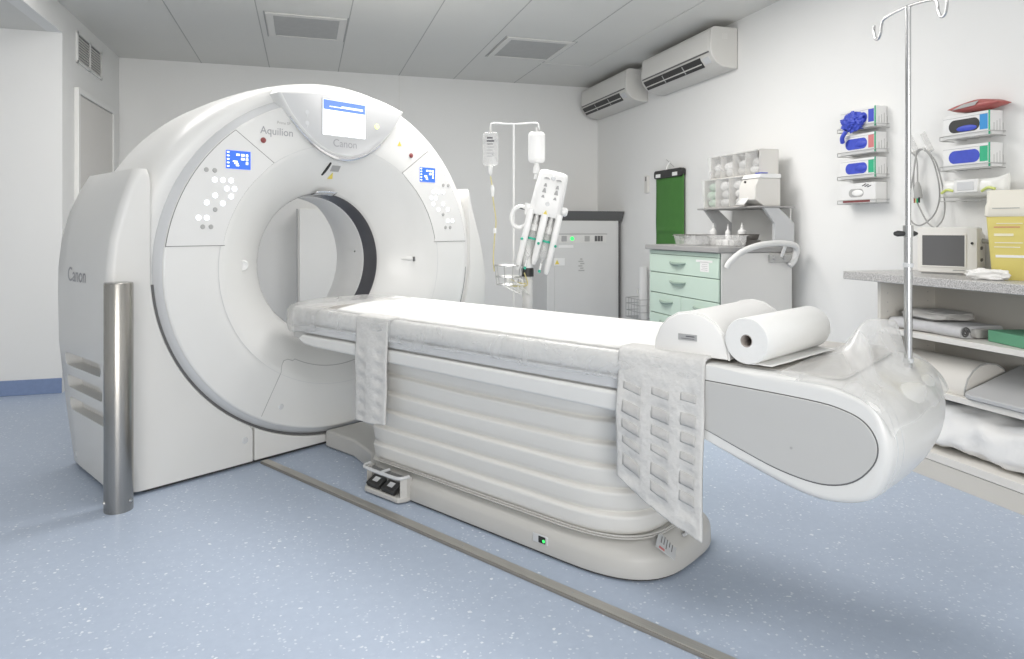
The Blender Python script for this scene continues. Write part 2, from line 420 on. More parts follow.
# ventilation grille
t = thing('ventilation_grille', 'white slatted ventilation grille high on the short left wall above the beige door', 'vent grille', (XL, 6.70, 2.72))
yg0, yg1, zg0, zg1 = 6.34, 7.06, 2.60, 2.855
f = B()
for a, b in (((yg0, zg0), (yg1, zg0+0.02)), ((yg0, zg1-0.02), (yg1, zg1)), ((yg0, zg0), (yg0+0.03, zg1)), ((yg1-0.03, zg0), (yg1, zg1)), ((6.69, zg0), (6.71, zg1))):
    f.bb((XL, a[0], a[1]), (XL+0.014, b[0], b[1]))
part('frame', f, 'whiteframe', t)
part('backing', B().bb((XL+0.0005, yg0+0.02, zg0+0.01), (XL+0.002, yg1-0.02, zg1-0.01)), 'darkgrey', t)
for i in range(9):
    z = zg0+0.03+i*0.0225
    for (a, b) in ((yg0+0.03, 6.69), (6.71, yg1-0.03)):
        part('slat', B().box((XL+0.007, (a+b)/2, z), (0.012, b-a, 0.003), Matrix.Rotation(radians(-30), 3, 'Y')), 'beige', t)

# ceiling fixtures (dull, switched off)
def ceiling_fix(x0, x1, y0, y1, label):
    t = thing('ceiling_light', label, 'ceiling light', ((x0+x1)/2, (y0+y1)/2, HC), group='square fixtures in the ceiling')
    w = 0.055; f = B()
    f.bb((x0, y0, HC-0.012), (x1, y0+w, HC)); f.bb((x0, y1-w, HC-0.012), (x1, y1, HC)); f.bb((x0, y0+w, HC-0.012), (x0+w, y1-w, HC)); f.bb((x1-w, y0+w, HC-0.012), (x1, y1-w, HC))
    part('frame', f, 'ac_front', t, bevel=0.002)
    for k in (-1, 1):
        xx = (x0+x1)/2+k*((x1-x0)/2+0.012); part('side_gap', B().bb((xx-0.004, y0-0.02, HC-0.003), (xx+0.004, y1+0.02, HC-0.0005)), 'midgrey', t, smooth=False)
    part('diffuser', B().bb((x0+w, y0+w, HC-0.006), (x1-w, y1-w, HC-0.001)), 'diffuser', t)
ceiling_fix(-0.30, 0.325, 5.74, 6.44, 'square grey ceiling light panel above the scanner display, left one of two')
ceiling_fix(1.72, 2.37, 5.86, 6.58, 'square grey ceiling light panel near the air conditioners, right one of two')

# ================================================================== SCANNER
ct = thing('ct_scanner', 'large white ring shaped scanner with a round bore and blue lit control screens', 'medical scanner', (0, 0.35, 0), G=True)
ZC, A0, B0 = 1.046, 1.017, 0.941
NS = 96
def ell(a, b, y, zc=ZC, blow=None):
    out = []
    for k in range(NS):
        th = 2*pi*k/NS; s_ = sin(th)
        out.append(Vector((a*cos(th), y, zc+(b if s_ >= 0 or blow is None else blow)*s_)))
    return out
# shroud
sec = [(0.022, 1.058, 0.990, .97), (0.026, 1.085, 1.014, .985), (0.036, 1.112, 1.034, 1.0), (0.060, 1.140, 1.049, 1.0), (0.10, 1.158, 1.056, 1.0), (0.16, 1.168, 1.060, 1.0), (0.25, 1.172, 1.062, 1.0), (0.40, 1.175, 1.058, 1.0), (0.58, 1.17, 1.045, 1.0), (0.70, 1.13, 1.01, .98), (0.78, 1.06, 0.95, .93), (0.81, 0.96, 0.86, .86)]
b = B().loft([ell(1.0, .93, 0.032)]+[ell(a, bb_, y, blow=bl) for y, a, bb_, bl in sec]+[ell(0.62, 0.62, 0.83, 1.05), ell(.50, .50, .74, 1.05), ell(.42, .42, .56, 1.05)], cap=False)
part('housing', b, 'gantry', ct, angle=60)
# front face: flared bowl
rings = []
def ringmix(r, y):   # circle near the bore, ellipse at the rim
    k = min(1, max(0, (r-0.418)/(1.0-0.418)))
    a = lerp(0.418, A0, k); bb_ = lerp(0.418, B0, k); zc = lerp(1.05, ZC, k)
    return ell(a, bb_, y, zc)
def flare_pt(t_):
    r1, y1 = 0.418+0.302*(1-cos(t_*pi/2)), -0.03+0.225*(1-sin(t_*pi/2))
    r2, y2 = lerp(.418, .72, t_), lerp(.195, -.03, t_)
    return (lerp(r1, r2, .72), lerp(y1, y2, .72))
FLARE = [flare_pt(i/14) for i in range(15)]
rings.append(ringmix(0.418, 0.235))
for i in range(0, 15):
    rings.append(ringmix(*FLARE[i]))
rings += [ringmix(0.80, -0.031), ringmix(0.90, -0.031), ringmix(0.97, -0.0305)]
for i in range(0, 6):
    a = i/5*pi/2
    rings.append(ell(A0-0.014+0.014*sin(a), B0-0.014+0.014*sin(a), -0.031+0.012*(1-cos(a))))
b = B().loft(rings, cap=False)
face = part('front_cover', b, 'gantry', ct, angle=50)
b = B().loft([ell(A0, B0, -0.019), ell(A0+0.008, B0+0.010, -0.012), ell(A0+0.018, B0+0.022, 0.004), ell(A0+0.024, B0+0.029, 0.012), ell(A0+0.030, B0+0.035, 0.020), ell(A0+0.032, B0+0.038, 0.035), ell(A0-0.03, B0-0.03, 0.036)], cap=False)
part('rim_band', b, 'ring', ct, angle=50)
def arc_e(da, db, y): return [Vector(((A0+da)*cos(a), y, ZC+(B0+db)*sin(a))) for a in [lerp(pi*1.02, 1.98*pi, i/60) for i in range(61)]]
part('rim_gap', B().loft([arc_e(.028, .032, .012), arc_e(.0405, .0445, .013)], cap=False, closed=False), 'darkgrey', ct)
# bore
def cring(r, y): return ell(r, r, y, 1.05)
part('scan_window', B().loft([cring(.4178, .195), cring(.412, .21), cring(.400, .315)], cap=False), 'window', ct, label='dark translucent scan window ring inside the bore')
part('bore_liner', B().loft([cring(.403, .312), cring(.398, .315), cring(.397, .43), cring(.402, .435), cring(.402, .55), cring(.47, .72)], cap=False), 'liner', ct)
part('liner_mark', B().sphere((0.392, .40, 1.10), 0.006), 'darkgrey', ct)
part('lamp_strip', B().loft([[Vector((.4*cos(a)*k, y, 1.05+.417*sin(a)*k)) for a in [radians(100-20*i/10) for i in range(11)]] for y, k in ((.135, 1.03), (.16, .995), (.195, .985), (.20, 1.0))], closed=False, cap=False), 'chromelip', ct, solid=0.004)

# side covers
KZ = [(0.02, (1.10, .17, 1.195, 1.17)), (0.3, (1.145, .12, 1.215, 1.205)), (0.67, (1.19, .075, 1.238, 1.242)), (0.92, (1.208, .05, 1.245, 1.246)), (1.06, (1.208, .045, 1.245, 1.244)), (1.20, (1.192, .045, 1.229, 1.228)), (1.34, (1.158, .045, 1.196, 1.193)), (1.46, (1.122, .045, 1.158, 1.140)), (1.50, (1.105, .045, 1.141, 1.118)), (1.535, (1.090, .045, 1.122, 1.098))]
def kz(z):
    if z <= KZ[0][0]: return KZ[0][1]
    for (a, va), (b_, vb) in zip(KZ, KZ[1:]):
        if z <= b_:
            t_ = (z-a)/(b_-a); return tuple(lerp(p, q, t_) for p, q in zip(va, vb))
    return KZ[-1][1]
def u_in(z):
    if z < 0.9999:
        q = 1-((z-ZC)/(B0+0.044))**2
        u = (A0+0.040)*sqrt(max(q, 0)) if q > 0 else 0
        u = max(u, 0.541)
    else: u = A0+0.040
    if z > 1.44: u = max(u, lerp(1.052, 1.068, (z-1.44)/.095))
    return min(u, kz(z)[0]-0.004)
def cover_sec(z, sx):
    uf, yc, us, ur = kz(z); ui = u_in(z); y0 = 0.0
    if z > 1.49: y0 = 0.015*((z-1.49)/.045)**2
    pts = [(ui, y0+0.012), (ui+0.006*min(1, (uf-ui)/.02), y0+0.002), (lerp(ui, uf, .3), y0), (lerp(ui, uf, .7), y0), (uf, y0)]
    for i in range(1, 8):   # quarter-elliptic corner
        a = i/8*pi/2; pts.append((uf+(us-uf)*sin(a), y0+(yc)*(1-cos(a))))
    pts += [(us, yc+y0), (lerp(us, ur, .25), lerp(yc, .74, .25)), (lerp(us, ur, .5), lerp(yc, .74, .5)), (lerp(us, ur, .75), lerp(yc, .74, .75)), (ur-0.004, .725), (ur-.012, .738), (ur-.03, .745), (ui, .745)]
    if sx > 0:      # the far cover tapers to a narrow tip
        w_ = 1-.75*max(0, min(1, (z-.9)/.62)); b0 = ui+.028*(1-max(0, (z-1.2)/.35))
        pts = [(b0+(u-ui)*w_, y) for u, y in pts]
    return [Vector((sx*u, y, z)) for u, y in pts]
def side_u(z, y):
    uf, yc, us, ur = kz(z); return lerp(us, ur, max(0, min(1, (y-yc)/(.74-yc))))
zs = [0.02, 0.03, .08, .13, .18, .21, .23]+[.25+.035*i for i in range(21)]+[1.0+.05*i for i in range(9)]+[1.43, 1.455, 1.48, 1.50, 1.515, 1.527, 1.535]
for sx in (-1, 1):
    side = part('side_cover', B().loft([cover_sec(z, sx) for z in zs], True), 'gantry_side', ct, angle=32)
    # recessed air slots
    cb = B()
    for z0, dy in ((.585, 0), (.468, 0.0), (.351, 0.0)):
        poly = rrect(.13, z0-.030, .640, z0+.028, .026, 5)
        cb.loft([[Vector((sx*1.155, y, z+0.014*(1 if z > z0 else -0.2))) for y, z in poly], [Vector((sx*1.30, y, z)) for y, z in poly]], True)
    cut(side, cb)
    kn = B().lathe([(0.001, 0), (.013, 0), (.017, .003), (.017, .006)], 20, (sx*.59, -0.0035, .14), (0, 1, 0)); part('access_cap', kn, 'ring', side)
    part('access_cap', B().lathe([(0.001, 0), (.014, 0), (.017, .003), (.017, .008)], 20, (sx*(side_u(.07, .66)+.003), .66, .07), (-sx, 0, 0)), 'ring', side)
    if sx < 0:
        text('lettering', 'Canon', 0.10, lambda x, y: Vector((-side_u(1.02+y, .42-x)-0.0012, .42-x, 1.02+y)), 'letter', side, bold=0.0006)
# centre lower cover
def zarc(u): return ZC-(B0+0.044)*sqrt(max(0, 1-(u/(A0+0.040))**2))
us_ = [-.535+1.07*i/40 for i in range(41)]
b = B().loft([[Vector((u, y, .02)) for u in us_]+[Vector((u, y, zarc(u)-.003)) for u in us_[::-1]] for y in (0.0, 0.3)], True)
lower = part('base_cover', b, 'gantry_side', ct, bevel=0.003)
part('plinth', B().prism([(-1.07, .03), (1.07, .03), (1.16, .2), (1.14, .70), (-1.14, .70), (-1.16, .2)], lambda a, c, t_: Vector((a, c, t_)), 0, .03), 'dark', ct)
# faint joint lines in the front cover: lower hatch + circular seam
def face_y(u, z):
    r = sqrt((u/A0)**2+((z-ZC)/B0)**2)
    if r > 0.735: return -0.031
    lo, hi = 0.0, 0.6
    for _ in range(30):      # which ring of the bowl passes through this point
        k = (lo+hi)/2; a_ = lerp(.418, A0, k); b_ = lerp(.418, B0, k)
        if (u/a_)**2+((z-lerp(1.05, ZC, k))/b_)**2 > 1: lo = k
        else: hi = k
    return interp(FLARE, .418+k*(1.0-.418))
seam = B()
def seam_line(b, pts, w=0.0018):
    b.tube([Vector((u, face_y(u, z)-0.0002, z)) for u, z in pts], w, 6)
pts = [(-.515, .255), (-.46, .36), (-.40, .47), (-.385, .505), (-.365, .525), (-.335, .528), (-.30, .515)]+[(0.60*cos(a), 1.05+0.60*sin(a)) for a in [radians(-118+ 56*i/20) for i in range(21)]]+[(.30, .515), (.335, .528), (.365, .525), (.385, .505), (.40, .47), (.46, .36), (.515, .255)]
seam_line(seam, pts)
part('hatch_joint', seam, 'midgrey', face)
s2 = B(); s2.tube([Vector((.735*A0*cos(a), -.0308, ZC+.735*B0*sin(a))) for a in [2*pi*i/120 for i in range(121)]], 0.0010, 6)
part('circular_joint', s2, 'ring', face)
for sx in (-1, 1):
    part('hatch_cap', B().lathe([(.001, 0), (.012, 0), (.017, .004), (.017, .007)], 20, (sx*.40, -.034, .285), (0, 1, 0)), 'ring', face)
part('tilt_knob', B().lathe([(.001, .004), (.016, .004), (.024, 0), (.030, .006), (.030, .03)], 24, (-.575, face_y(.575, 1.05)-.006, 1.055), (.35, .93, 0)), 'gantry', face)
sl = part('release_slot', B().tube([Vector((u, face_y(u, 1.055)+.004, 1.055)) for u in (.53, .55, .575, .60)], [.004, .010, .014, .013], 14), 'gantry', face)
part('slot_opening', B().tube([Vector((.596, face_y(.596, 1.055)-.006, 1.068)), Vector((.598, face_y(.598, 1.055)-.006, 1.038))], .008, 10), 'darkgrey', sl)
# control panels
def mirror(p, sx): return [(sx*u, z) for u, z in p]
CP = []
CP += [(.995*A0*cos(a), ZC+.995*B0*sin(a)) for a in [math.asin((1.168-ZC)/(.995*B0))+(radians(49.5)-math.asin((1.168-ZC)/(.995*B0)))*i/16 for i in range(17)]]
CP += [(.445, 1.605)]
CP += [(.725*A0*cos(a), ZC+.735*B0*sin(a)) for a in [radians(50-41*i/14) for i in range(1, 15)]]
CP[-1] = (.715, 1.168)
SCRL = [(-.735, 1.66), (-.60, 1.645), (-.60, 1.555), (-.735, 1.57)]
for sx in (-1, 1):
    P = mirror(CP, -sx*-1)
    ctrz = sum(p[1] for p in P)/len(P); ctru = sum(p[0] for p in P)/len(P)
    gap = [(ctru+(u-ctru)*1.012, ctrz+(z-ctrz)*1.012) for u, z in P]
    pan = part('control_panel', B().prism(P, lambda a, c, t_: Vector((a, t_, c)), -.0335, -.028), 'panelwhite', ct, bevel=0.0)
    part('panel_gap', B().prism(gap, lambda a, c, t_: Vector((a, t_, c)), -.0322, -.028), 'gapgrey', pan, smooth=False)
    cu, cz = (-.644 if sx < 0 else .654), 1.606
    scr = part('screen', B().bb((cu-.066, -.0355, cz-.047), (cu+.066, -.033, cz+.047)), 'scr_blue', pan, label='blue lit status screen')
    ic = B(); rnd = random.Random(3)
    for i in range(5):
        ic.bb((cu-.061, -.0362, cz+.034-i*.018), (cu-.049, -.0354, cz+.041-i*.018))
    for i in range(4):
        for j in range(3):
            if i >= 1+(2-j)*0.6:
                ic.bb((cu-.012+j*.026, -.0362, cz-.038+i*.020-(.002*j)), (cu-.012+j*.026+(.018 if rnd.random() > .4 else .012), -.0354, cz-.028+i*.020))
    for i in range(3): ic.bb((cu-.03+i*.008, -.0362, cz-.012-i*.010), (cu-.005+i*.004, -.0354, cz-.005-i*.010))
    part('screen_symbols', ic, 'scr_white', scr, smooth=False)
    # lit and unlit buttons; offsets measured from the screen centre
    W = [(-.1235, -.108), (-.082, -.108), (-.039, -.108), (-.061, -.150), (-.021, -.150), (-.039, -.190), (-.1216, -.187), (-.1645, -.224), (-.082, -.226), (-.205, -.300), (-.164, -.300)]
    Gy = [(-.166, -.060), (-.1235, -.061), (-.1216, -.258), (-.184, -.345), (-.143, -.345)]
    for k, (du, dz) in enumerate(W): part('lit_button', B().lathe([(.001, 0), (.0115, 0), (.0135, .002), (.0135, .004)], 16, (cu+du if sx < 0 else cu-du*1.05+.012, -.0365, cz+dz), (0, 1, 0)), 'led', pan)
    for k, (du, dz) in enumerate(Gy): part('button', B().lathe([(.001, 0), (.010, 0), (.012, .002), (.012, .004)], 16, (cu+du if sx < 0 else cu-du*1.05+.012, -.0365, cz+dz), (0, 1, 0)), 'btn', pan)
    # emergency stop
    part('stop_button', B().lathe([(.001, -.005), (.009, -.004), (.011, 0), (.015, .001), (.015, .006)], 18, ((-.505 if sx < 0 else .515), -.036, 1.722), (0, 1, 0)), 'red', ct, label='small red round stop button')
part('warning_sticker', B().prism([(.405, 1.775), (.437, 1.775), (.421, 1.805)], lambda a, c, t_: Vector((a, t_, c)), -.0325, -.03), 'yellowlab', ct)
text('lettering', 'Aquilion', .058, lambda x, y: Vector((-.425+x, -.0325, 1.775+y)), 'letter', face)
text('lettering', 'Prime SP', .022, lambda x, y: Vector((-.385+x, -.0325, 1.826+y)), 'btn', face)
# slot + stickers under the display
def on_face(b, poly, off): return b.prism(poly, lambda a, c, t_: Vector((a, face_y(a, c)-t_, c)), .0, off)
part('camera_slot', B().tube([(a, face_y(a, c)-.001, c) for a, c in ((-.046, 1.640), (-.054, 1.615), (-.063, 1.590), (-.073, 1.568))], [.006, .0085, .0085, .006], 10), 'black', face)
part('label_plate', on_face(B(), [(-.028, 1.592), (.030, 1.592), (.030, 1.625), (-.028, 1.625)], .003), 'midgrey', face)
part('warning_sticker', on_face(B(), [(-.024, 1.550), (.014, 1.550), (-.005, 1.586)], .003), 'yellowlab', face)
# display pod
POD = [(p.x, p.y) for p in smooth_path([(.432, 1.985, 0), (.425, 1.968, 0), (.358, 1.868, 0), (.235, 1.752, 0), (.115, 1.688, 0), (0, 1.664, 0), (-.115, 1.688, 0), (-.235, 1.752, 0), (-.358, 1.868, 0), (-.425, 1.968, 0), (-.432, 1.985, 0)], 4)]
def pod_ring(k, y, crest):
    pts = [(u*k, 1.90+(z-1.90)*k) for u, z in POD]
    for i in range(1, 17):
        t_ = i/17; u = -.432+.864*t_
        pts.append((u*k, 1.90+(.085+.045*sin(t_*pi)**.8)*k+crest*sin(t_*pi)**.35))
    return [Vector((u*.985-.010, y, z)) for u, z in pts]
pod = part('display_pod', B().loft([pod_ring(.975, -.078, -.004), pod_ring(.99, -.074, 0.0), pod_ring(1.0, -.062, .010), pod_ring(1.0, -.03, .035), pod_ring(1.0, .03, .062), pod_ring(1.0, .10, .072), pod_ring(.98, .16, .06)], True), 'gantry', ct, angle=40)
part('pod_face', B().loft([pod_ring(.955, -.0805, -.012), pod_ring(.965, -.0785, -.010), pod_ring(.965, -.075, -.010)], True), 'dispface', pod, angle=40)
lip = [Vector((u*.985-.010, -.055, z-.004)) for u, z in POD[8:33]]
part('pod_lip', B().tube(lip, [.004+.014*sin(pi*i/24) for i in range(25)], 10), 'chromelip', pod)
sc = part('screen', B().bb((-.172, -.0835, 1.785), (.118, -.080, 1.985)), 'scr_white', pod, label='lit white screen with a blue top band')
part('screen_band', B().bb((-.170, -.0845, 1.927), (.116, -.083, 1.983)), 'scr_lblue', sc)
ln = B().bb((-.13, -.0852, 1.945), (.10, -.0842, 1.949)); ln.bb((-.05, -.0852, 1.953), (.10, -.0842, 1.956)); part('screen_lines', ln, 'scr_white', sc)
bz = B()
for a, c in (((-.178, 1.779), (-.172, 1.991)), ((.118, 1.779), (.124, 1.991)), ((-.172, 1.985), (.118, 1.991)), ((-.172, 1.779), (.118, 1.785))): bz.bb((a[0], -.083, a[1]), (c[0], -.080, c[1]))
part('screen_bezel', bz, 'ring', pod)
text('lettering', 'Canon', .062, lambda x, y: Vector((-.022+x, -.0815, 1.741+y)), 'letter', pod)
part('status_light', B().lathe([(.001, 0), (.013, 0), (.016, .004), (.016, .008)], 16, (.205, -.0855, 1.868), (0, 1, 0)), 'led_amber', pod)
for z in (1.895, 1.835):
    part('symbol', B().lathe([(.006, 0), (.013, 0), (.013, .0012), (.006, .0012)], 14, (-.272, -.082, z), (0, 1, 0)), 'ring', pod)
    part('symbol', B().bb((-.276, -.082, z-.026), (-.268, -.0805, z-.008)), 'ring', pod)

# ================================================================== EXAMINATION TABLE
TB = thing('examination_table', 'long white patient table on a pleated pedestal running out of the scanner bore', 'patient table', (0, -1.4, 0), G=True)
def base_outline(inset, z, hw=.325, yf=-.66, ye=-2.255):
    pts = []; hw -= inset; ye += inset; yf -= inset*0
    n = 24
    for i in range(n+1):           # foot end, superelliptic
        a = pi+pi*i/n
        cx = abs(cos(a))**.62*(-1 if cos(a) < 0 else 1); cy = abs(sin(a))**.75
        pts.append((hw*cx, ye+.36-.36*cy))
    pts += [(hw, -1.2), (hw, yf-.1), (hw*.8, yf), (-hw*.8, yf), (-hw, yf-.1), (-hw, -1.2)]
    return [Vector((u, y, z)) for u, y in pts]
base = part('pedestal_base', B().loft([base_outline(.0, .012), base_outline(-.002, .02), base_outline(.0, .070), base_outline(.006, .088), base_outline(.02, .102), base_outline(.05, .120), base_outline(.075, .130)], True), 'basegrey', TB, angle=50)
part('floor_gap_shade', B().loft([base_outline(.012, 0), base_outline(.012, .013)], True), 'dark', base)  # dark inset kick, shade under the base put into its colour
# link to the scanner
lk = [(-.125, -.035), (-.125, -.30), (-.20, -.56), (-.315, -.70), (.315, -.70), (.20, -.56), (.125, -.30), (.125, -.035)]
part('link_cover', B().prism(lk, lambda a, c, t_: Vector((a, c, t_)), .004, .098), 'basegrey', TB, bevel=.012, seg=3)
# bellows
def bel(z, off, tw):
    pts = []
    n = 28; hw = .285+off+tw
    for i in range(n+1):
        a = pi+pi*i/n
        cx = abs(cos(a))**.6*(-1 if cos(a) < 0 else 1); cy = abs(sin(a))**.72
        pts.append(Vector((hw*cx, -2.155-off+.36-.36*cy, z)))
    m = 14
    for sgn in (1, -1):
        ys = [lerp(-1.70, -.73, i/m) for i in range(m+1)]
        if sgn < 0: ys = ys[::-1]
        for y in ys: pts.append(Vector((sgn*(hw+.004*nz(y*3, z*6, sgn)), y+(off*.3 if abs(y+.73) < .001 else 0)+(.0), z+.004*nz(y*2.5, z*3, 5))))
        if sgn > 0: pts += [Vector((hw-.05, -.69+off*.8, z)), Vector((-hw+.05, -.69+off*.8, z))]
    return pts
brs = []; z = .128; NP = 6; zt = .645; ph = (zt-z)/NP
brs.append(bel(z, .012, .01))
brs.append(bel(z+.006, .018, .01))
for k in range(NP):
    z0 = z+k*ph; w = .0035*k
    brs += [bel(z0+ph*.06, .000, w), bel(z0+ph*.16, .010, w), bel(z0+ph*.35, .016, w), bel(z0+ph*.60, .019, w), bel(z0+ph*.78, .022, w), bel(z0+ph*.90, .024, w), bel(z0+ph*.96, .020, w), bel(z0+ph*.995, .004, w)]
part('bellows', B().loft(brs, True), 'bellows', TB, angle=80)
rim = B()
for zz in (.131, .140): rim.tube([p for p in base_outline(.022, zz, ye=-2.21)]+[base_outline(.022, zz, ye=-2.21)[0]], .0035, 6, cap=False)
part('bellows_rim', rim, 'basegrey', TB)
# upper frame: rail body
nose = [(.03, .74), (-.02, .69), (-.17, .645), (-.32, .633), (-2.2, .633), (-2.2, .705), (-.22, .705), (-.10, .74)]
part('lower_rail', B().prism([(-.145, .665), (-.20, .640), (-.30, .633), (-2.42, .620), (-2.42, .692), (-.19, .692)], lambda a, c, t_: Vector((t_, a, c)), -.372, .372), 'table', TB, bevel=.012, seg=3)
part('frame_core', B().bb((-.345, -2.42, .66), (.345, -.06, .775)), 'tablegrey', TB, bevel=.004)
part('side_strip', B().bb((-.362, -2.42, .700), (-.344, -.15, .742)), 'ring', TB, bevel=.004)
part('side_strip', B().bb((.344, -2.42, .700), (.362, -.15, .742)), 'ring', TB, bevel=.004)
# upper couch deck with rounded long edges and a tapered nose
dk = []
for y, hw, z0, z1 in ((.075, .20, .755, .79), (.06, .255, .735, .808), (.02, .30, .72, .82), (-.05, .335, .725, .825), (-.2, .36, .745, .828), (-.6, .368, .748, .828), (-1.6, .37, .748, .828), (-2.3, .37, .748, .828), (-2.6, .372, .745, .826)):
    pr = rrect(-hw, z0, hw, z1, .026, 4); dk.append([Vector((a, y, c)) for a, c in pr])
part('couch_deck', B().loft(dk, True), 'table', TB, angle=50)
part('deck_surface', B().prism(rrect(-.315, -2.86, .335, -.2, .06, 6), lambda a, c, t_: Vector((a, c, t_)), .822, .8305), 'tabletop', TB, bevel=.002)
# teardrop foot end
FE = smooth_path([(-2.20, .640, 0), (-2.30, .628, 0), (-2.44, .604, 0), (-2.58, .552, 0), (-2.72, .508, 0), (-2.83, .492, 0), (-2.93, .515, 0), (-2.975, .575, 0), (-2.995, .65, 0), (-2.985, .72, 0), (-2.955, .78, 0), (-2.87, .812, 0), (-2.75, .826, 0), (-2.55, .829, 0), (-2.20, .829, 0)], 5)
FEp = [(p.x, p.y) for p in FE]
cy_, cz_ = -2.72, .67
def fe_ring(u, ins, ext):
    out = []
    for y, z in FEp:
        yy = y; zz = z
        if y < -2.42:
            k = min(1, (-2.42-y)/.2)
            dv = Vector((y-cy_, z-cz_)); L_ = max(dv.length, 1e-4)
            yy = y-dv.x/L_*ins*k; zz = z-dv.y/L_*ins*k
        else:
            zz = z - (ins if z > .7 else -ins)
        ke = max(0, min(1, (-2.80-y)/.22)); yy -= ext*ke
        out.append(Vector((u, yy, zz)))
    return out
prof = [(-.350, .060, 0), (-.362, .035, 0), (-.370, .014, 0), (-.374, .0, 0)]
frs = [fe_ring(-.374+.0, .026, 0), fe_ring(-.374, .020, 0), fe_ring(-.3715, .010, .001), fe_ring(-.364, .003, .003), fe_ring(-.35, 0, .006), fe_ring(-.30, -.001, .016), fe_ring(-.22, -.001, .030), fe_ring(-.12, -.001, .042), fe_ring(0, -.001, .047), fe_ring(.12, -.001, .042), fe_ring(.22, -.001, .03), fe_ring(.30, -.001, .016), fe_ring(.35, 0, .006), fe_ring(.364, .003, .003), fe_ring(.3715, .010, .001), fe_ring(.374, .020, 0), fe_ring(.374, .026, 0)]
foot = part('foot_end', B().loft(frs, True), 'table', TB, angle=50)
PN = smooth_path([(-2.22, .680, 0), (-2.32, .663, 0), (-2.47, .628, 0), (-2.60, .585, 0), (-2.71, .553, 0), (-2.82, .541, 0), (-2.90, .565, 0), (-2.952, .622, 0), (-2.962, .678, 0), (-2.935, .727, 0), (-2.88, .754, 0), (-2.78, .768, 0), (-2.48, .778, 0), (-2.22, .782, 0)], 5)
PNp = [(p.x, p.y) for p in PN]
for sx in (-1, 1):
    pc = part('side_panel', B().prism(PNp, lambda a, c, t_: Vector((t_*sx, a, c)), .370, .3765), 'tablegrey', foot, label='grey inset side panel', bevel=.0025)
    gp = [(-2.55+(a+2.55)*1.008, .66+(c-.66)*1.025) for a, c in PNp]
    part('panel_gap', B().prism(gp, lambda a, c, t_: Vector((t_*sx, a, c)), .370, .3748), 'darkgrey', pc, smooth=False)
    part('screw', B().lathe([(.001, 0), (.004, 0), (.004, .003)], 10, (sx*.378, -2.74, .624), (-sx, 0, 0)), 'midgrey', pc)
# seams on the rounded end
sm = B()
for u0, w in ((-.335, .0016), (-.30, .0016)):
    r_ = fe_ring(u0, -.0004, .009 if u0 < -.32 else .0165)
    sm.tube([p for p in r_ if p.y < -2.86], w, 6)
part('end_joint', sm, 'ring', foot)
part('grip_ridge', B().tube([Vector((lerp(-.20, .12, k/12), -2.985-.030*(1-(lerp(-.20, .12, k/12)/.37)**2), .70)) for k in range(13)], .010, 10), 'table', foot)
# floor level details on the pedestal
part('indicator_window', B().box((-.3275, -1.78, .062), (.006, .075, .034), None), 'ring', base, bevel=.004)
part('indicator_lens', B().box((-.331, -1.79, .062), (.004, .034, .026), None), 'black', base, bevel=.003)
part('indicator_light', B().sphere((-.3335, -1.80, .060), (.002, .006, .006)), 'led_green', base)
lb = part('rating_label', B().box((-.135, -2.214, .1125), (.17, .078, .0016), Euler((radians(33), 0, radians(24))).to_matrix()), 'ring', base, label='printed rating label')
R_ = Euler((radians(33), 0, radians(24))).to_matrix()
lt = B()
for k in range(5): lt.box(Vector((-.135, -2.214, .1125))+R_ @ Vector((-.01+.01*(k % 2), .022-.011*k, .0014)), (.05+.02*((k*7) % 3), .003, .0008), R_)
part('label_print', lt, 'darkgrey', lb)
part('label_flag', B().box(Vector((-.135, -2.214, .1125))+R_ @ Vector((-.072, .015, .001)), (.016, .022, .0012), R_), 'boxred', lb)
part('end_socket', B().box((-.02, -2.236, .117), (.05, .012, .022), Euler((radians(50), 0, 0)).to_matrix()), 'bracket', base, bevel=.003)
# foot switch
fs = part('foot_switch', B().prism([(-.30, -.715), (-.30, -1.01), (-.345, -1.015), (-.385, -.995), (-.390, -.76), (-.345, -.715)], lambda a, c, t_: Vector((a, c, t_)), .006, .030), 'basegrey', TB, bevel=.006, seg=3)
part('switch_wall', B().prism([(-.31, -.995), (-.31, -1.012), (-.345, -1.014), (-.372, -.995)], lambda a, c, t_: Vector((a, c, t_)), .01, .115), 'basegrey', fs, bevel=.004)
part('switch_wall', B().prism([(-.31, -.715), (-.31, -.735), (-.365, -.745), (-.345, -.72)], lambda a, c, t_: Vector((a, c, t_)), .01, .115), 'basegrey', fs, bevel=.004)
part('switch_recess', B().bb((-.330, -.995, .028), (-.322, -.735, .108)), 'gapgrey', fs)
for y in (-.805, -.915):
    Rp = Euler((0, radians(-28), 0)).to_matrix()
    pdl = part('pedal', B().box((-.352, y, .052), (.062, .092, .026), Rp), 'black', fs, bevel=.006, seg=3, label='black foot pedal')
    part('pedal_mark', B().box(Vector((-.352, y, .052))+Rp @ Vector((.004, 0, .0135)), (.026, .036, .0016), Rp), 'ring', pdl)
gd = B()
gd.tube(smooth_path([(-.328, -.722, .118), (-.372, -.735, .118), (-.384, -.78, .118), (-.384, -.95, .118), (-.372, -1.0, .118), (-.328, -1.01, .118)], 6), .008, 8)
gd.tube([(-.328, -.868, .118), (-.384, -.868, .118)], .007, 8)
part('pedal_guard', gd, 'ring', fs)

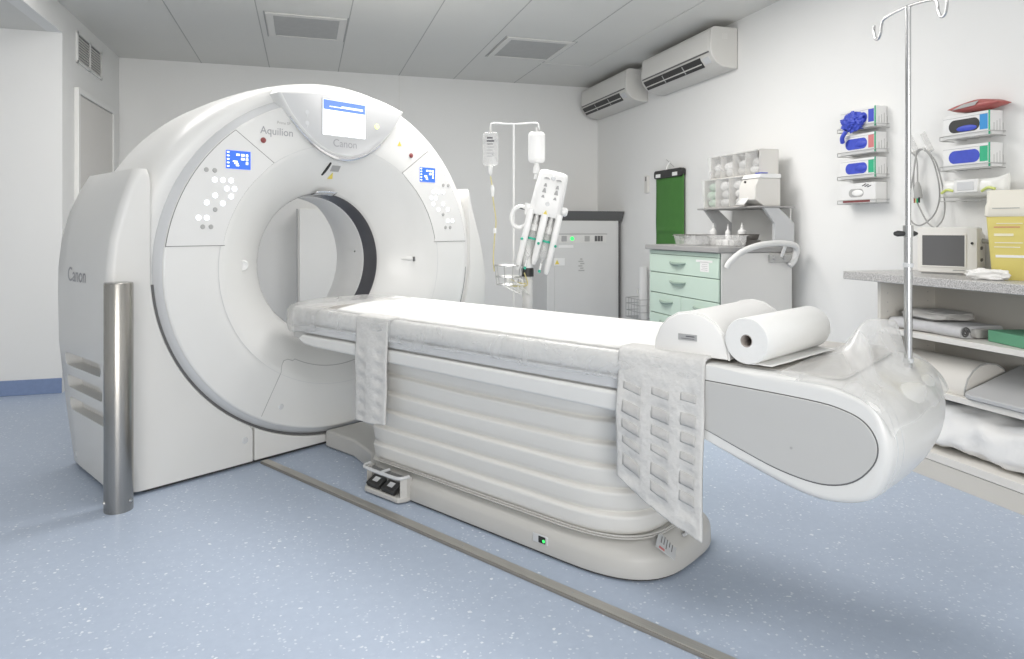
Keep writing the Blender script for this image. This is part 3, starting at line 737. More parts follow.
# ---- things lying on the table
def sheet_fn(s_, t_):
    y = lerp(-.13, -2.40, s_); u = lerp(-.325, .325, t_)
    near0 = -.40 if t_ < .5 else -.13
    y = lerp(lerp(-.43, -.12, t_), -2.42, s_)
    z = .835+.006*math.exp(-((t_-.5)/.3)**2)+.0015*nz(y*4, u*5)
    if t_ < .06: z -= .006*(1-t_/.06)
    if s_ > .86 and t_ < .25: z += .012*sin((s_-.86)/.14*pi)*(1-t_/.25)
    return Vector((u, y, z+.003))
solo('paper_sheet', B().grid(sheet_fn, 60, 16), 'sheet', 'white disposable paper sheet spread along the patient table', 'paper sheet', (0, -1.2, .832), G=True, solid=.005, angle=60)
# bolster: D shaped
bo = thing('bolster_cushion', 'white half round bolster cushion on the table beside the paper roll', 'cushion', (0, -2.4, .842), G=True)
RB = Matrix.Rotation(radians(-1), 3, 'Z')
Dp = [(-.128, 0), (-.1285, .012), (-.124, .045), (-.108, .083), (-.083, .112), (-.045, .134), (0, .142), (.045, .134), (.083, .112), (.108, .083), (.124, .045), (.1285, .012), (.128, 0)]
def bring(u, k): return [Vector((u, -2.404-a*k, .8405+(c-.06)*k+.06)) for a, c in Dp]
part('cushion_body', B().loft([bring(-.335, .93), bring(-.332, .97), bring(-.322, 1.0), bring(.17, 1.0), bring(.18, .97), bring(.183, .93)], True), 'bolster', bo, angle=45)
for uu in (-.325, .173): part('piping', B().tube(bring(uu, 1.006), .003, 8), 'sheet', bo)
tg = part('label_tag', B().bb((-.3375, -2.43, .890), (-.334, -2.365, .910)), 'midgrey', bo, label='small grey label')
tl = B().bb((-.3382, -2.422, .9015), (-.3372, -2.392, .905)); tl.bb((-.3382, -2.422, .895), (-.3372, -2.376, .8965)); part('label_print', tl, 'letterdark', tg)
# roll of couch paper
rl = thing('paper_roll', 'thick roll of white couch paper lying across the foot of the table', 'paper roll', (0, -2.62, .842), G=True)
p0 = Vector((-.352, -2.598, .9115)); p1 = Vector((.105, -2.637, .9115)); ax = (p1-p0).normalized(); rr = .0705
q = Vector((0, 0, 1)).rotation_difference(ax).to_matrix(); ln_ = (p1-p0).length
part('paper_body', B().loft([[q @ Vector((r*cos(2*pi*k/48), r*sin(2*pi*k/48), z_))+p0 for k in range(48)] for r, z_ in ((.019, .01), (.0195, 0), (.068, 0), (rr, .003), (rr, ln_-.003), (.068, ln_), (.0195, ln_), (.019, ln_-.01))], cap=False, loop=True), 'roll', rl, angle=40)
part('cardboard_core', B().loft([[q @ Vector((r*cos(2*pi*k/32), r*sin(2*pi*k/32), z_))+p0 for k in range(32)] for r, z_ in ((.0192, .001), (.017, .001), (.017, ln_-.001), (.0192, ln_-.001))], cap=False, loop=True), 'cardboard', rl, label='grey brown cardboard core')
tail = B().grid(lambda s_, t_: Vector((lerp(-.35, .105, s_), lerp(-2.60, -2.675, t_)-.05*s_, .8435+.002*nz(s_*6, t_*3))), 20, 6)
part('loose_end', tail, 'roll', rl, solid=.0015)
# hanging straps
def strap(name, label, y0, y1, ztop, fnbot, uin, sub, cols):
    t = thing(name, label, 'body strap', (-.376, (y0+y1)/2, .80), G=True, group='quilted straps hanging from the table')
    L_in = .0
    def F(s_, t_):        # s along the strap, t across
        y = lerp(y0, y1, t_)
        zb = fnbot(t_)
        total = uin+(ztop-zb); d_ = s_*total
        if d_ < uin-.02: u = -.378+uin-d_; z = ztop
        elif d_ < uin+.02:
            a = (d_-uin+.02)/.04*pi/2; u = -.378+.02-.02*sin(a)-.0; z = ztop-.02+.02*cos(a)
        else: u = -.380-.012*sin(min(1, (d_-uin)/.5)*pi*.5); z = ztop-(d_-uin)
        return u, y, z, d_
    def G_(s_, t_):
        u, y, z, d_ = F(s_, t_)
        off = .004*nz(y*9, z*9, 3)
        hang = max(0, min(1, (d_-uin-.06)/.1))
        for c0, c1 in cols:
            if c0 < t_ < c1:
                w = sin((t_-c0)/(c1-c0)*pi)
                off -= .0075*w*hang*(0.5+0.5*sin(d_*2*pi/.062))
        off += .010*hang*sin(t_*pi)+.012*hang*hang*nz(y*5, z*4, 9)
        return Vector((u-off, y+(.018*hang*nz(z*4, 7))*(1 if sub else .6), z))
    bd = part('strap_body', B().grid(G_, 110, 40), 'strap', t, solid=.010, angle=80)
    for ci, (c0, c1) in enumerate(cols):
        tot = uin+ztop-fnbot((c0+c1)/2); d0 = uin+(.115 if sub else .16); k = 0
        if not sub: continue
        while d0+.062*k+.036 < tot-.03:
            s0 = (d0+.062*k)/tot; s1 = (d0+.062*k+.032+.008*((k*5+ci*3) % 3-1))/tot; k += 1
            def H(s_, tt):
                p = G_(lerp(s0, s1, s_), lerp(c0+.03, c1-.03, tt)); return p+Vector((-.0055-.0018*sin(pi*s_), 0, 0))
            part('stitched_pocket', B().grid(H, 6, 8), 'strapdark', bd, solid=.001, angle=80)
    return t
strap('quilted_strap', 'short plain grey quilted strap hanging from the table close to the scanner', -.69, -.925, .834, lambda t_: .335+.03*t_-.012*sin(t_*pi*.5), .10, False, [(.06, .42), (.60, .94)])
strap('quilted_strap', 'long wide quilted strap with three stitched ladder columns hanging by the bolster', -2.165, -2.478, .846, lambda t_: .415-.09*t_-.045*sin(t_*pi*.55), .09, True, [(.05, .33), (.40, .66), (.73, .95)])

# draped plastic film over the table
fl = thing('plastic_drape', 'clear wrinkled plastic protective film draped along the near edge of the table', 'plastic film', (-.37, -1.4, .80), G=True)
def film_side(s_, t_):
    y = lerp(-.12, -2.46, s_)
    d_ = t_*.25
    low = .735+.02*nz(y*3, 2)+.012*nz(y*14, 4)
    if -.98 > y > -1.3: low += .02*sin((y+.98)/.32*pi)
    if d_ < .07: u = -.31-d_; z = .8345+.003*nz(y*12, d_*20)
    else:
        k = (d_-.07)/.18; u = -.380-.006*sin(k*pi)-.006*nz(y*10, k*3)*k; z = lerp(.832, low, k)
    return Vector((u, y, z))
part('edge_film', B().grid(film_side, 150, 14), 'film', fl, solid=.0006, angle=80)
def film_nose(s_, t_):
    a = lerp(-.25*pi, 1.25*pi, t_)
    y = lerp(.085, -.34, s_)
    hw = interp([(-.34, .385), (-.1, .378), (.03, .33), (.085, .24)], y); 
    c, s2_ = cos(a), sin(a)
    e = .45
    u = hw*abs(c)**e*(1 if c > 0 else -1); z = .775+(.072 if s2_ > 0 else .15)*abs(s2_)**e*(1 if s2_ > 0 else -1)
    if s_ < .1: z = lerp(.76, z, .5+s_*5)
    if s2_ < 0: z = max(z, .675+.05*s_+.0*c)
    return Vector((u+.006*nz(y*15, a*2), y, z+.006*nz(y*12, a*3, 4)))
fn_ = thing('nose_cover', 'clear crinkled plastic cover wrapped round the table nose at the scanner bore', 'plastic film', (0, -.1, .8), G=True)
part('nose_film', B().grid(film_nose, 24, 60), 'film', fn_, solid=.0006, angle=80)
ff = thing('plastic_cover', 'bunched translucent plastic cover over the rounded foot end of the table', 'plastic film', (0, -2.9, .83), G=True)
def film_foot(s_, t_):
    u = lerp(-.372, .372, t_); d_ = s_*.37
    ytop = -2.70-.02*nz(t_*4, 3)
    y = ytop-d_; z = .8325
    if d_ > .13:
        a = min((d_-.13)/.20, 1.15); y = ytop-.13-.19*sin(a); z = .8325-.19*(1-cos(a))
        y -= .030*max(0, 1-(u/.37)**2)*min(1, a)
    g = math.exp(-((d_-.17-.03*nz(u*6))/.040)**2)
    ridge = .135*g*math.exp(-(abs((u-.02)/.17))**3)*(1+.12*nz(u*14, 2))
    ridge += .035*math.exp(-((d_-.10)/.05)**2)*math.exp(-((u+.12)/.16)**2)
    z += ridge+.003*nz(u*18, d_*14); y -= .10*ridge
    if abs(u) > .345: z -= (abs(u)-.345)*.8
    return Vector((u, y, z+.003))
part('film_sheet', B().grid(film_foot, 60, 60), 'film_soft', ff, solid=.0006, angle=80)

# ================================================================== drip pole on the table foot
ip = thing('drip_pole', 'tall chrome drip pole with two hooks standing at the foot end of the table', 'drip pole', (.15, -2.93, .79), G=True)
pu, py = .15, -2.93
part('pole', B().cyl((pu, py, .775), (pu, py, 1.245), .0125, n=20), 'chrome', ip)
part('inner_pole', B().cyl((pu, py, 1.245), (pu, py, 1.975), .0085, n=18), 'chrome', ip)
part('collar', B().lathe([(.0127, 0), (.0155, .001), (.0155, .014), (.0127, .015)], 20, (pu, py, .815)), 'ring', ip)
part('collar', B().lathe([(.0127, 0), (.0155, .001), (.0155, .014), (.0127, .015)], 20, (pu, py, 1.125)), 'ring', ip)
part('clamp_collar', B().cyl((pu, py, 1.225), (pu, py, 1.262), .0155, n=20), 'steelsimple', ip)
# knob axis is roughly parallel to the picture: direction r in frame
dv = Vector((.66, -.75, 0))
c_ = Vector((pu, py, 1.235)) - dv*0
part('clamp_knob', B().tube([c_-dv*.045, c_-dv*.035, c_-dv*.015, c_+dv*.0, c_+dv*.02, c_+dv*.03], [.006, .010, .008, .010, .009, .004], 12), 'black', ip)
dv = Vector((-.563, -.826, 0))
for sg in (-1, 1):
    e = Vector((pu, py, 1.975)); 
    P = [e, e+dv*sg*.05+Vector((0, 0, -.003)), e+dv*sg*.10+Vector((0, 0, -.012)), e+dv*sg*.112+Vector((0, 0, -.03)), e+dv*sg*.116+Vector((0, 0, -.055)), e+dv*sg*.126+Vector((0, 0, -.072)), e+dv*sg*.140+Vector((0, 0, -.068)), e+dv*sg*.147+Vector((0, 0, -.04)), e+dv*sg*.145+Vector((0, 0, -.022))]
    part('hook', B().tube(smooth_path(P, 6), .0048, 10), 'chrome', ip)

# ================================================================== floor rail and bollard
fr_ = thing('floor_channel', 'long flat steel cable channel screwed to the floor in front of the table', 'floor channel', (-.49, -1.4, 0), G=True)
part('channel_body', B().bb((-.512, -4.2, .0), (-.468, -.012, .012)), 'railedge', fr_, bevel=.002)
part('channel_lid', B().bb((-.507, -4.2, .0118), (-.466, -.012, .0145)), 'railsteel', fr_, bevel=.001)
for y in (-.55, -1.0, -1.52, -2.05): part('screw', B().lathe([(.001, .002), (.004, .0015), (.005, 0)], 12, (-.488, y, .0142)), 'steelsimple', fr_)
bl = thing('steel_bollard', 'brushed steel protective post standing in front of the scanner side', 'bollard', (-.795, 3.44, 0))
part('post', B().lathe([(.001, 0), (.058, 0), (.0585, .004), (.0585, 1.006), (.056, 1.012), (.001, 1.014)], 48, (-.795, 3.44, 0)), 'steel', bl, angle=40)
for a in (radians(-150), radians(-25)):
    part('bolt', B().lathe([(.001, .006), (.006, .005), (.008, 0)], 12, (-.795+.058*cos(a), 3.44+.058*sin(a), .045), (cos(a), sin(a), 0)), 'steelsimple', bl)
#BEGIN2
# ================================================================== shelf unit and worktop on the right
sh = thing('open_shelf_unit', 'low cream open shelf unit under the speckled worktop along the right wall', 'shelf unit', (3.19, 2.3, 0))
X0, X1, Y0, Y1 = 3.0, 3.39, 1.45, 3.03
part('end_panel', B().bb((X0, Y1-.02, .0), (X1, Y1, .962)), 'carcass', sh, bevel=.002)
part('end_panel', B().bb((X0, Y0, .0), (X1, Y0+.02, .962)), 'carcass', sh, bevel=.002)
part('back_panel', B().bb((X1-.008, Y0+.02, .0), (X1, Y1-.02, .962)), 'carcass', sh)
part('shelf', B().bb((X0, Y0+.02, .690), (X1-.008, Y1-.02, .718)), 'carcass_edge', sh, bevel=.002)
part('shelf', B().bb((X0, Y0+.02, .416), (X1-.008, Y1-.02, .446)), 'carcass_edge', sh, bevel=.002)
part('bottom_board', B().bb((X0-.002, Y0+.02, .095), (X1-.008, Y1-.02, .135)), 'carcass_edge', sh, bevel=.002)
part('plinth', B().bb((X0+.002, Y0+.02, .0), (X0+.02, Y1-.02, .092)), 'carcass', sh, bevel=.001)
for yy in (Y1-.0205,):
    for xx in (X0+.05, X1-.06):
        for k in range(9): part('peg_hole', B().cyl((xx, yy-.0005, .50+.05*k), (xx, yy+.001, .50+.05*k), .0028, n=10), 'midgrey', sh)
solo('worktop', B().bb((2.93, Y0-.05, .967), (3.398, 3.205, 1.012)), 'worktop', 'grey granite speckled worktop on the cream shelf unit', 'worktop', (3.15, 2.3, .967), bevel=.004)

def box_frame(cx, cy, z, ang):   # helper: local axes a (right as seen from the front), n (into the object)
    ca, sa = cos(ang), sin(ang)
    ax = Vector((ca, sa, 0)); nx = Vector((-sa, ca, 0)); o = Vector((cx, cy, z))
    return lambda a, n_, h: o+ax*a+nx*n_+Vector((0, 0, h))
# bedside monitor on the worktop
mo = thing('patient_monitor', 'small cream patient monitor with a dark blank screen on the worktop', 'monitor', (3.23, 2.80, 1.012))
P_ = box_frame(3.205, 2.785, 1.012, radians(-69))
def fb(b, F, a0, a1, n0, n1, h0, h1):
    vs = [F(a, n_, h) for h in (h0, h1) for n_ in (n0, n1) for a in (a0, a1)]
    return b.add(vs, [[0,2,3,1],[4,5,7,6],[0,1,5,4],[2,6,7,3],[0,4,6,2],[1,3,7,5]])
body = B().loft([[P_(a, n_, h) for a, h in rrect(-w_, h0, w_, h1, .014, 4)] for n_, w_, h0, h1 in ((0, .139, .012, .243), (.006, .143, .008, .247), (.06, .143, .008, .247), (.075, .135, .012, .235), (.14, .130, .015, .215))], True)
part('housing', body, 'monitor', mo, angle=35)
part('foot_plate', fb(B(), P_, -.125, .125, .01, .13, 0, .010), 'midgrey', mo)
sc_ = part('screen', fb(B(), P_, -.115, .085, -.002, .002, .045, .205), 'monscreen', mo, label='dark blank screen')
bz = B()
for a0, a1, h0, h1 in ((-.122, .092, .205, .212), (-.122, .092, .038, .045), (-.122, -.115, .045, .205), (.085, .092, .045, .205)): fb(bz, P_, a0, a1, -.004, .002, h0, h1)
part('screen_bezel', bz, 'monitor', mo, bevel=.001)
part('knob', B().lathe([(.001, .004), (.006, .004), (.007, 0)], 14, P_(.118, -.001, .165), P_(0, -1, 0)-P_(0, 0, 0)), 'black', mo)
for k, (n_, h) in enumerate(((.045, .16), (.045, .10), (.085, .16), (.085, .10))):
    part('socket', B().lathe([(.001, .003), (.009, .003), (.010, 0)], 14, P_(.142 if n_ < .07 else .133, n_, h-.02), P_(1, 0, 0)-P_(0, 0, 0)), 'darkgrey', mo)
part('plug', B().cyl(P_(.137, .065, .178), P_(.18, .06, .172), .013, .010, 14), 'btn', mo)
part('maker_mark', fb(B(), P_, .03, .085, -.0008, .002, .022, .027), 'btn', mo)
# sharps container
sp_ = thing('sharps_container', 'yellow sharps waste bin with a cream lid on the worktop', 'sharps bin', (3.21, 2.39, 1.012))
Q_ = box_frame(3.215, 2.41, 1.012, radians(-64))
def qring(w_, d_, h, r=.02): return [Q_(a, n_, h) for a, n_ in rrect(-w_, -d_, w_, d_, r, 4)]
part('body', B().loft([qring(.092, .075, 0), qring(.094, .077, .004), qring(.115, .092, .30)], True), 'yellow', sp_, angle=40)
part('lid', B().loft([qring(.117, .094, .296), qring(.120, .097, .30), qring(.119, .096, .345), qring(.113, .09, .36), qring(.113, .088, .415), qring(.108, .084, .42)], True), 'lid', sp_, angle=40)
part('lid_line', fb(B(), Q_, -.085, .02, -.098, -.093, .333, .337), 'btn', sp_)
for k, (a0, a1, h, m_) in enumerate(((-.07, .03, .262, 'labelcream'), (-.08, .02, .245, 'boxred'), (-.08, -.005, .205, 'labelcream'), (-.078, .03, .172, 'lid'), (-.08, .02, .152, 'lid'), (-.075, .04, .105, 'bottle'))):
    slope = lambda h: -.075-.017*h/.30
    part('label_line', B().add([Q_(a, slope(hh)-d_, hh) for hh in (h, h+(.012 if k in (2, 5) else .004)) for d_ in (.0035, 0) for a in (a0, a1)], [[0,2,3,1],[4,5,7,6],[0,1,5,4],[2,6,7,3],[0,4,6,2],[1,3,7,5]]), m_, sp_)
# crumpled cloth lumps
def lump(name, label, cat, c, sz, m, rz=0, amp=.25, fr=8, group=None, seed=0, n=40, fl=.6):
    b = B(); R3 = Matrix.Rotation(rz, 3, 'Z'); rings = []
    for i in range(n+1):
        th = pi*(.015+.97*i/n); ring = []
        for k in range(n*2):
            ph_ = 2*pi*k/(n*2); d_ = Vector((sin(th)*cos(ph_), sin(th)*sin(ph_), -cos(th)))
            e = [abs(x)**fl*(1 if x > 0 else -1) for x in d_]
            f_ = 1+amp*noise.noise(Vector(e)*fr*.25+Vector((seed, 0, 0)))+.4*amp*noise.noise(Vector(e)*fr*.7+Vector((0, seed, 0)))
            p = Vector((e[0]*sz[0]*f_, e[1]*sz[1]*f_, max(-sz[2], e[2]*sz[2]*f_)))
            ring.append(R3 @ p+Vector((c[0], c[1], c[2]+sz[2])))
        rings.append(ring)
    return solo(name, b.loft(rings, True), m, label, cat, c, group=group, angle=80)
lump('folded_cloth', 'crumpled white cloth lying on the worktop in front of the yellow bin', 'cloth', (3.055, 2.44, 1.0125), (.036, .08, .024), 'cloth', radians(24), .35, 9, seed=2)
# shelf contents
lump('folded_pillow', 'flat grey folded pillow lying on top of the rolled blanket', 'pillow', (3.19, 2.83, .7765), (.13, .135, .024), 'greycloth', 0, .22, 6, seed=5)
bk = thing('rolled_blanket', 'grey and white folded blanket on the upper shelf with its dark rolled end showing', 'blanket', (3.17, 2.75, .7185))
bp = rrect(3.03, .7195, 3.31, .775, .026, 6)
part('blanket_body', B().loft([[Vector((a+.006*nz(y*9, c*20), y, .7195+max(0, c-.7195+.004*nz(y*7, a*9)))) for a, c in bp] for y in [lerp(2.56, 2.985, i/16) for i in range(17)]], True), 'blanket', bk, angle=50)
sp2 = []
for i in range(46):
    a = i/45*2.3*2*pi; r = .026-.022*i/45; sp2.append(Vector((3.062+r*cos(a), 2.556, .7475+r*sin(a))))
part('roll_fold', B().tube(sp2, .0035, 8), 'blanketdark', bk, label='dark spiral rolled edge')
part('dark_lining', B().loft([[Vector((a, y, c)) for a, c in rrect(3.095, .722, 3.19, .764, .016, 4)] for y in (2.53, 2.557)], True), 'greycloth', bk)
solo('green_carton', B().box((3.16, 2.27, .7465), (.22, .36, .054), Matrix.Rotation(radians(-14), 3, 'Z')), 'greenbox', 'flat green cardboard carton on the upper shelf beside the rolled blanket', 'carton', (3.16, 2.27, .719), bevel=.003)
cu_ = thing('shelf_cushion', 'cream half round cushion on the middle shelf behind the drip pole', 'cushion', (3.18, 2.72, .4465))
Dp2 = [(-.15, 0), (-.148, .03), (-.13, .08), (-.095, .118), (-.05, .142), (0, .15), (.05, .142), (.095, .118), (.13, .08), (.148, .03), (.15, 0)]
part('cushion_body', B().loft([[Vector((3.18+a*k, y, .4475+c*k)) for a, c in Dp2] for y, k in ((2.53, .96), (2.537, 1), (2.98, 1), (2.987, .96))], True), 'cushion', cu_, angle=40)
part('piping', B().tube([Vector((3.18+a*1.0, 2.535, .4475+c*1.0)) for a, c in Dp2], .004, 8), 'btn', cu_)
pdv = [(2.985, 2.475, .449), (2.985, 1.75, .449), (3.365, 1.75, .56), (3.365, 2.475, .56)]
b = B(); base4 = [Vector(p) for p in rrect(0, 0, 1, 1, .06, 4) for p in [(*p, 0)]]
def pad_pt(p, h): 
    s_, t_ = p.x, p.y
    return Vector((lerp(2.985, 3.37, s_), lerp(2.51, 1.70, t_)-.0*s_, lerp(.449, .565, s_)+h))
solo('grey_pad', B().loft([[pad_pt(p, h) for p in base4] for h in (0, .022)], True), 'pad', 'smooth grey foam pad lying tilted on the middle shelf', 'pad', (3.17, 2.1, .449), bevel=.004)
def bed_fn(i_, k_):
    pass
bd_ = B(); rings = []
NB = 70
for i in range(NB+1):
    y = lerp(1.50, 2.985, i/NB); ring = []
    for k in range(40):
        a = 2*pi*k/40; e = .55
        cx = abs(cos(a))**e*(1 if cos(a) > 0 else -1); cz = abs(sin(a))**e*(1 if sin(a) > 0 else -1)
        f_ = 1+.16*noise.noise(Vector((cx*1.6, y*5, cz*1.6)))+.16*noise.noise(Vector((cx*3.0+y*4, y*9, cz*3.0)))-.10*abs(noise.noise(Vector((cx*4+y*7, y*14+cz*3, cz*5))))
        hh = .115+.02*noise.noise(Vector((y*3.1, 2, 0)))
        endk = min(1, .55+min(i, NB-i)/5*.45)
        x = 3.20+cx*.165*f_*endk; z = .255+cz*hh*f_*endk
        ring.append(Vector((min(max(x, 3.015), 3.378), y, min(max(z, .137), .408))))
    rings.append(ring)
solo('bagged_linen', bd_.loft(rings, True), 'cloth', 'crumpled white bagged linen filling the lowest shelf', 'linen', (3.2, 2.25, .136), angle=80)

# ---- glove boxes in wall racks
def rack(label, yc, zb, n, dz, x0=3.307, wid=.30):
    t = thing('wire_rack', label, 'wire rack', (3.39, yc, zb))
    for k in range(n):
        z = zb+k*dz-.006; f = B()
        for zz in (z, z+.022):
            f.tube([(3.3998, yc-wid/2, zz), (x0-.006, yc-wid/2, zz), (x0-.006, yc+wid/2, zz), (3.3998, yc+wid/2, zz)], .0022, 6)
        for j in range(5): f.tube([(3.3998, yc-wid/2+.01+j*(wid-.02)/4, z), (x0-.006, yc-wid/2+.01+j*(wid-.02)/4, z)], .0016, 6)
        for sg in (-1, 1): f.tube([(x0-.006, yc+sg*wid/2, z), (x0-.006, yc+sg*wid/2, z+.022)], .0022, 6)
        part('wire_tier', f, 'steelsimple', t)
    return t
def oval(b, x, yc, zc, hw, hh, th, n=20):
    pts = [(yc+hw*s_, zc+hh*c) for s_, c in []]
    ring = []
    for k in range(n*2):
        a = 2*pi*k/(n*2); cx = cos(a); ring.append((yc+(hw-hh)*(1 if cx > 0 else -1)+hh*cx, zc+hh*sin(a)))
    b.loft([[Vector((x, y, z)) for y, z in ring], [Vector((x-th, y, z)) for y, z in ring]], True); return b
def glove_box(label, yc, zb, kind, x0=3.31, x1=3.396, W=.285, Hh=.122, tilt=0, swatch='boxgreen'):
    t = thing('glove_box', label, 'glove box', ((x0+x1)/2, yc, zb), group='boxes of disposable gloves in the wall racks')
    part('carton', B().bb((x0, yc-W/2, zb), (x1, yc+W/2, zb+Hh)), 'glovebox', t, bevel=.0015)
    # printed bands on the front
    for zz in (zb+.018, zb+Hh-.016): part('printed_line', B().bb((x0-.0006, yc-W/2+.002, zz), (x0, yc+W/2-.002, zz+.002)), 'midgrey', t)
    part('corner_stripe', B().bb((x0-.0008, yc-W/2, zb), (x0+.003, yc-W/2+.008, zb+Hh)), 'boxgreen', t)
    part('colour_patch', B().bb((x0-.001, yc-W/2+.012, zb+.028), (x0, yc-W/2+.055, zb+Hh-.016)), swatch, t)
    pr = B()
    for k in range(4): pr.bb((x0+.025+.02*k, yc-W/2-.0006, zb+.02), (x0+.028+.02*k, yc-W/2, zb+.06+.01*(k % 3)))
    part('side_print', pr, 'btn', t)
    if kind in ('half', 'full', 'open', 'spill'):
        part('opening', oval(B(), x0+.0005, yc+.01, zb+.062, .088, .034, .0016), 'black' if kind == 'half' else 'blue', t)
        if kind == 'half':
            gv = B(); gv.sphere((x0-.001, yc-.005, zb+.046), (.004, .058, .016)); part('glove', gv, 'blue', t, label='blue glove showing in the opening')
        if kind == 'open':
            part('glove', B().sphere((x0-.001, yc-.03, zb+.06), (.007, .045, .020)), 'blue', t); 
        if kind == 'full': pass
    return t
rack('wire wall rack holding four stacked glove boxes left of the drip pole', 3.50, 1.415, 4, .153, wid=.315)
g1 = glove_box('topmost glove box of the left wall rack with blue gloves spilling out', 3.50, 1.415+3*.153+.004, 'spill', swatch='blue')
for k, (dy, dz, sx_) in enumerate(((.055, .060, .05), (.10, .03, .045), (.07, -.01, .03))):
    pass
gl = B(); rings = []
n = 44
for i in range(n+1):
    th = pi*(.015+.97*i/n); ring = []
    for k in range(n*2):
        ph_ = 2*pi*k/(n*2); d_ = Vector((sin(th)*cos(ph_), sin(th)*sin(ph_), -cos(th)))
        f_ = 1+.30*noise.noise(d_*2.2+Vector((3, 1, 0)))+.22*noise.noise(d_*6+Vector((0, 4, 0)))+.10*noise.noise(d_*13)
        ring.append(Vector((3.300+d_.x*.036*f_, 3.525+d_.y*.085*f_, 1.415+3*.153+.050+d_.z*.058*f_)))
    rings.append(ring)
part('glove', gl.loft(rings, True), 'blue', g1, label='bunch of blue gloves hanging out of the box', angle=80)
part('glove_finger', B().tube(smooth_path([(3.288, 3.57, 1.87), (3.278, 3.592, 1.83), (3.29, 3.60, 1.795)], 5), [.014]*10+[.008], 8), 'blue', g1)
glove_box('second glove box from the top of the left wall rack with a red patch', 3.50, 1.415+2*.153, 'open', swatch='boxred')
glove_box('third glove box from the top of the left wall rack with a green patch', 3.50, 1.415+1*.153, 'open', swatch='boxgreen')
g4 = thing('mask_box', 'lowest box of the left wall rack, white with a torn opening and red base stripe', 'box', (3.335, 3.51, 1.415), group=None)
part('carton', B().bb((3.310, 3.3575, 1.415), (3.396, 3.6425, 1.537)), 'glovebox', g4, bevel=.0015)
part('red_stripe', B().bb((3.309, 3.40, 1.417), (3.310, 3.62, 1.432)), 'red', g4)
part('opening', oval(B(), 3.3105, 3.51, 1.475, .06, .026, .0014), 'btn', g4)
lumpv = B().sphere((3.309, 3.50, 1.475), (.006, .045, .020)); part('paper_tuft', lumpv, 'cloth', g4)
sw = B()
for k in range(3): sw.tube([(3.3095, 3.46-.02*k, 1.517-.004*k), (3.3095, 3.43-.02*k, 1.53-.006*k)], .003, 6)
part('leaf_print', sw, 'letterdark', g4)
rack('wire wall rack holding two glove boxes and wipes beside the monitor', 2.763, 1.405, 3, .163, wid=.29)
glove_box('upper glove box of the right wall rack with a dark half empty opening', 2.763, 1.405+2*.163, 'half', W=.267, swatch='lblue')
glove_box('lower glove box of the right wall rack with a solid blue oval opening', 2.763, 1.405+1*.163, 'full', W=.267, swatch='boxgreen')
# wipes pack
wp = thing('wipes_pack', 'white soft pack of wipes with lime stripes in the right wall rack', 'wipes', (3.33, 2.73, 1.41))
rings = []
for i in range(25):
    s_ = i/24; y = lerp(2.55, 2.91, s_); k = sin(min(1, max(0, min(s_, 1-s_)/.16))*pi/2)
    ring = []
    for q_ in range(24):
        a = 2*pi*q_/24; cx = abs(cos(a))**.6*(1 if cos(a) > 0 else -1); cz = abs(sin(a))**.6*(1 if sin(a) > 0 else -1)
        ring.append(Vector((3.336+cx*(.008+.048*k), y, 1.463+cz*(.046+.012*k*0+.004*nz(y*14, q_)) + (.02*(1-k) if s_ < .5 else 0))))
    rings.append(ring)
part('pack_body', B().loft(rings, True), 'wipes', wp, angle=60)
part('flip_lid', B().bb((3.272, 2.665, 1.438), (3.284, 2.80, 1.506)), 'glovebox', wp, bevel=.004)
part('lid_panel', B().bb((3.270, 2.685, 1.450), (3.274, 2.78, 1.494)), 'ring', wp, bevel=.002)
for y0, y1 in ((2.81, 2.88), (2.58, 2.65)):
    part('lime_stripe', B().tube(smooth_path([(3.281, y0, 1.45), (3.277, (y0+y1)/2, 1.458), (3.281, y1, 1.442)], 6), .007, 8), 'lime', wp)
# red foil pouch
rp = thing('red_pouch', 'crumpled red foil pouch lying on top of the right wall rack boxes', 'pouch', (3.345, 2.72, 1.856))
rings = []
for i in range(21):
    s_ = i/20; y = lerp(2.58, 2.86, s_); k = sin(pi*min(1, max(.04, s_)))**.5 if 0 < s_ < 1 else .1
    rings.append([Vector((3.345+.048*cos(a)*(1+.1*nz(y*9, a)), y, 1.888+.030*sin(a)*k*(1+.3*nz(y*12, a*2))+.012*(s_-.5)*-2*0+.006*nz(y*6))) for a in [2*pi*q_/20 for q_ in range(20)]])
part('pouch_body', B().loft(rings, True), 'redfoil', rp, angle=70)
part('pouch_label', B().loft([[Vector((3.296-.003*h, y, z)) for y, z in ((2.83, 1.879), (2.77, 1.900), (2.68, 1.907), (2.70, 1.887))] for h in (0, 1)], True), 'btn', rp)
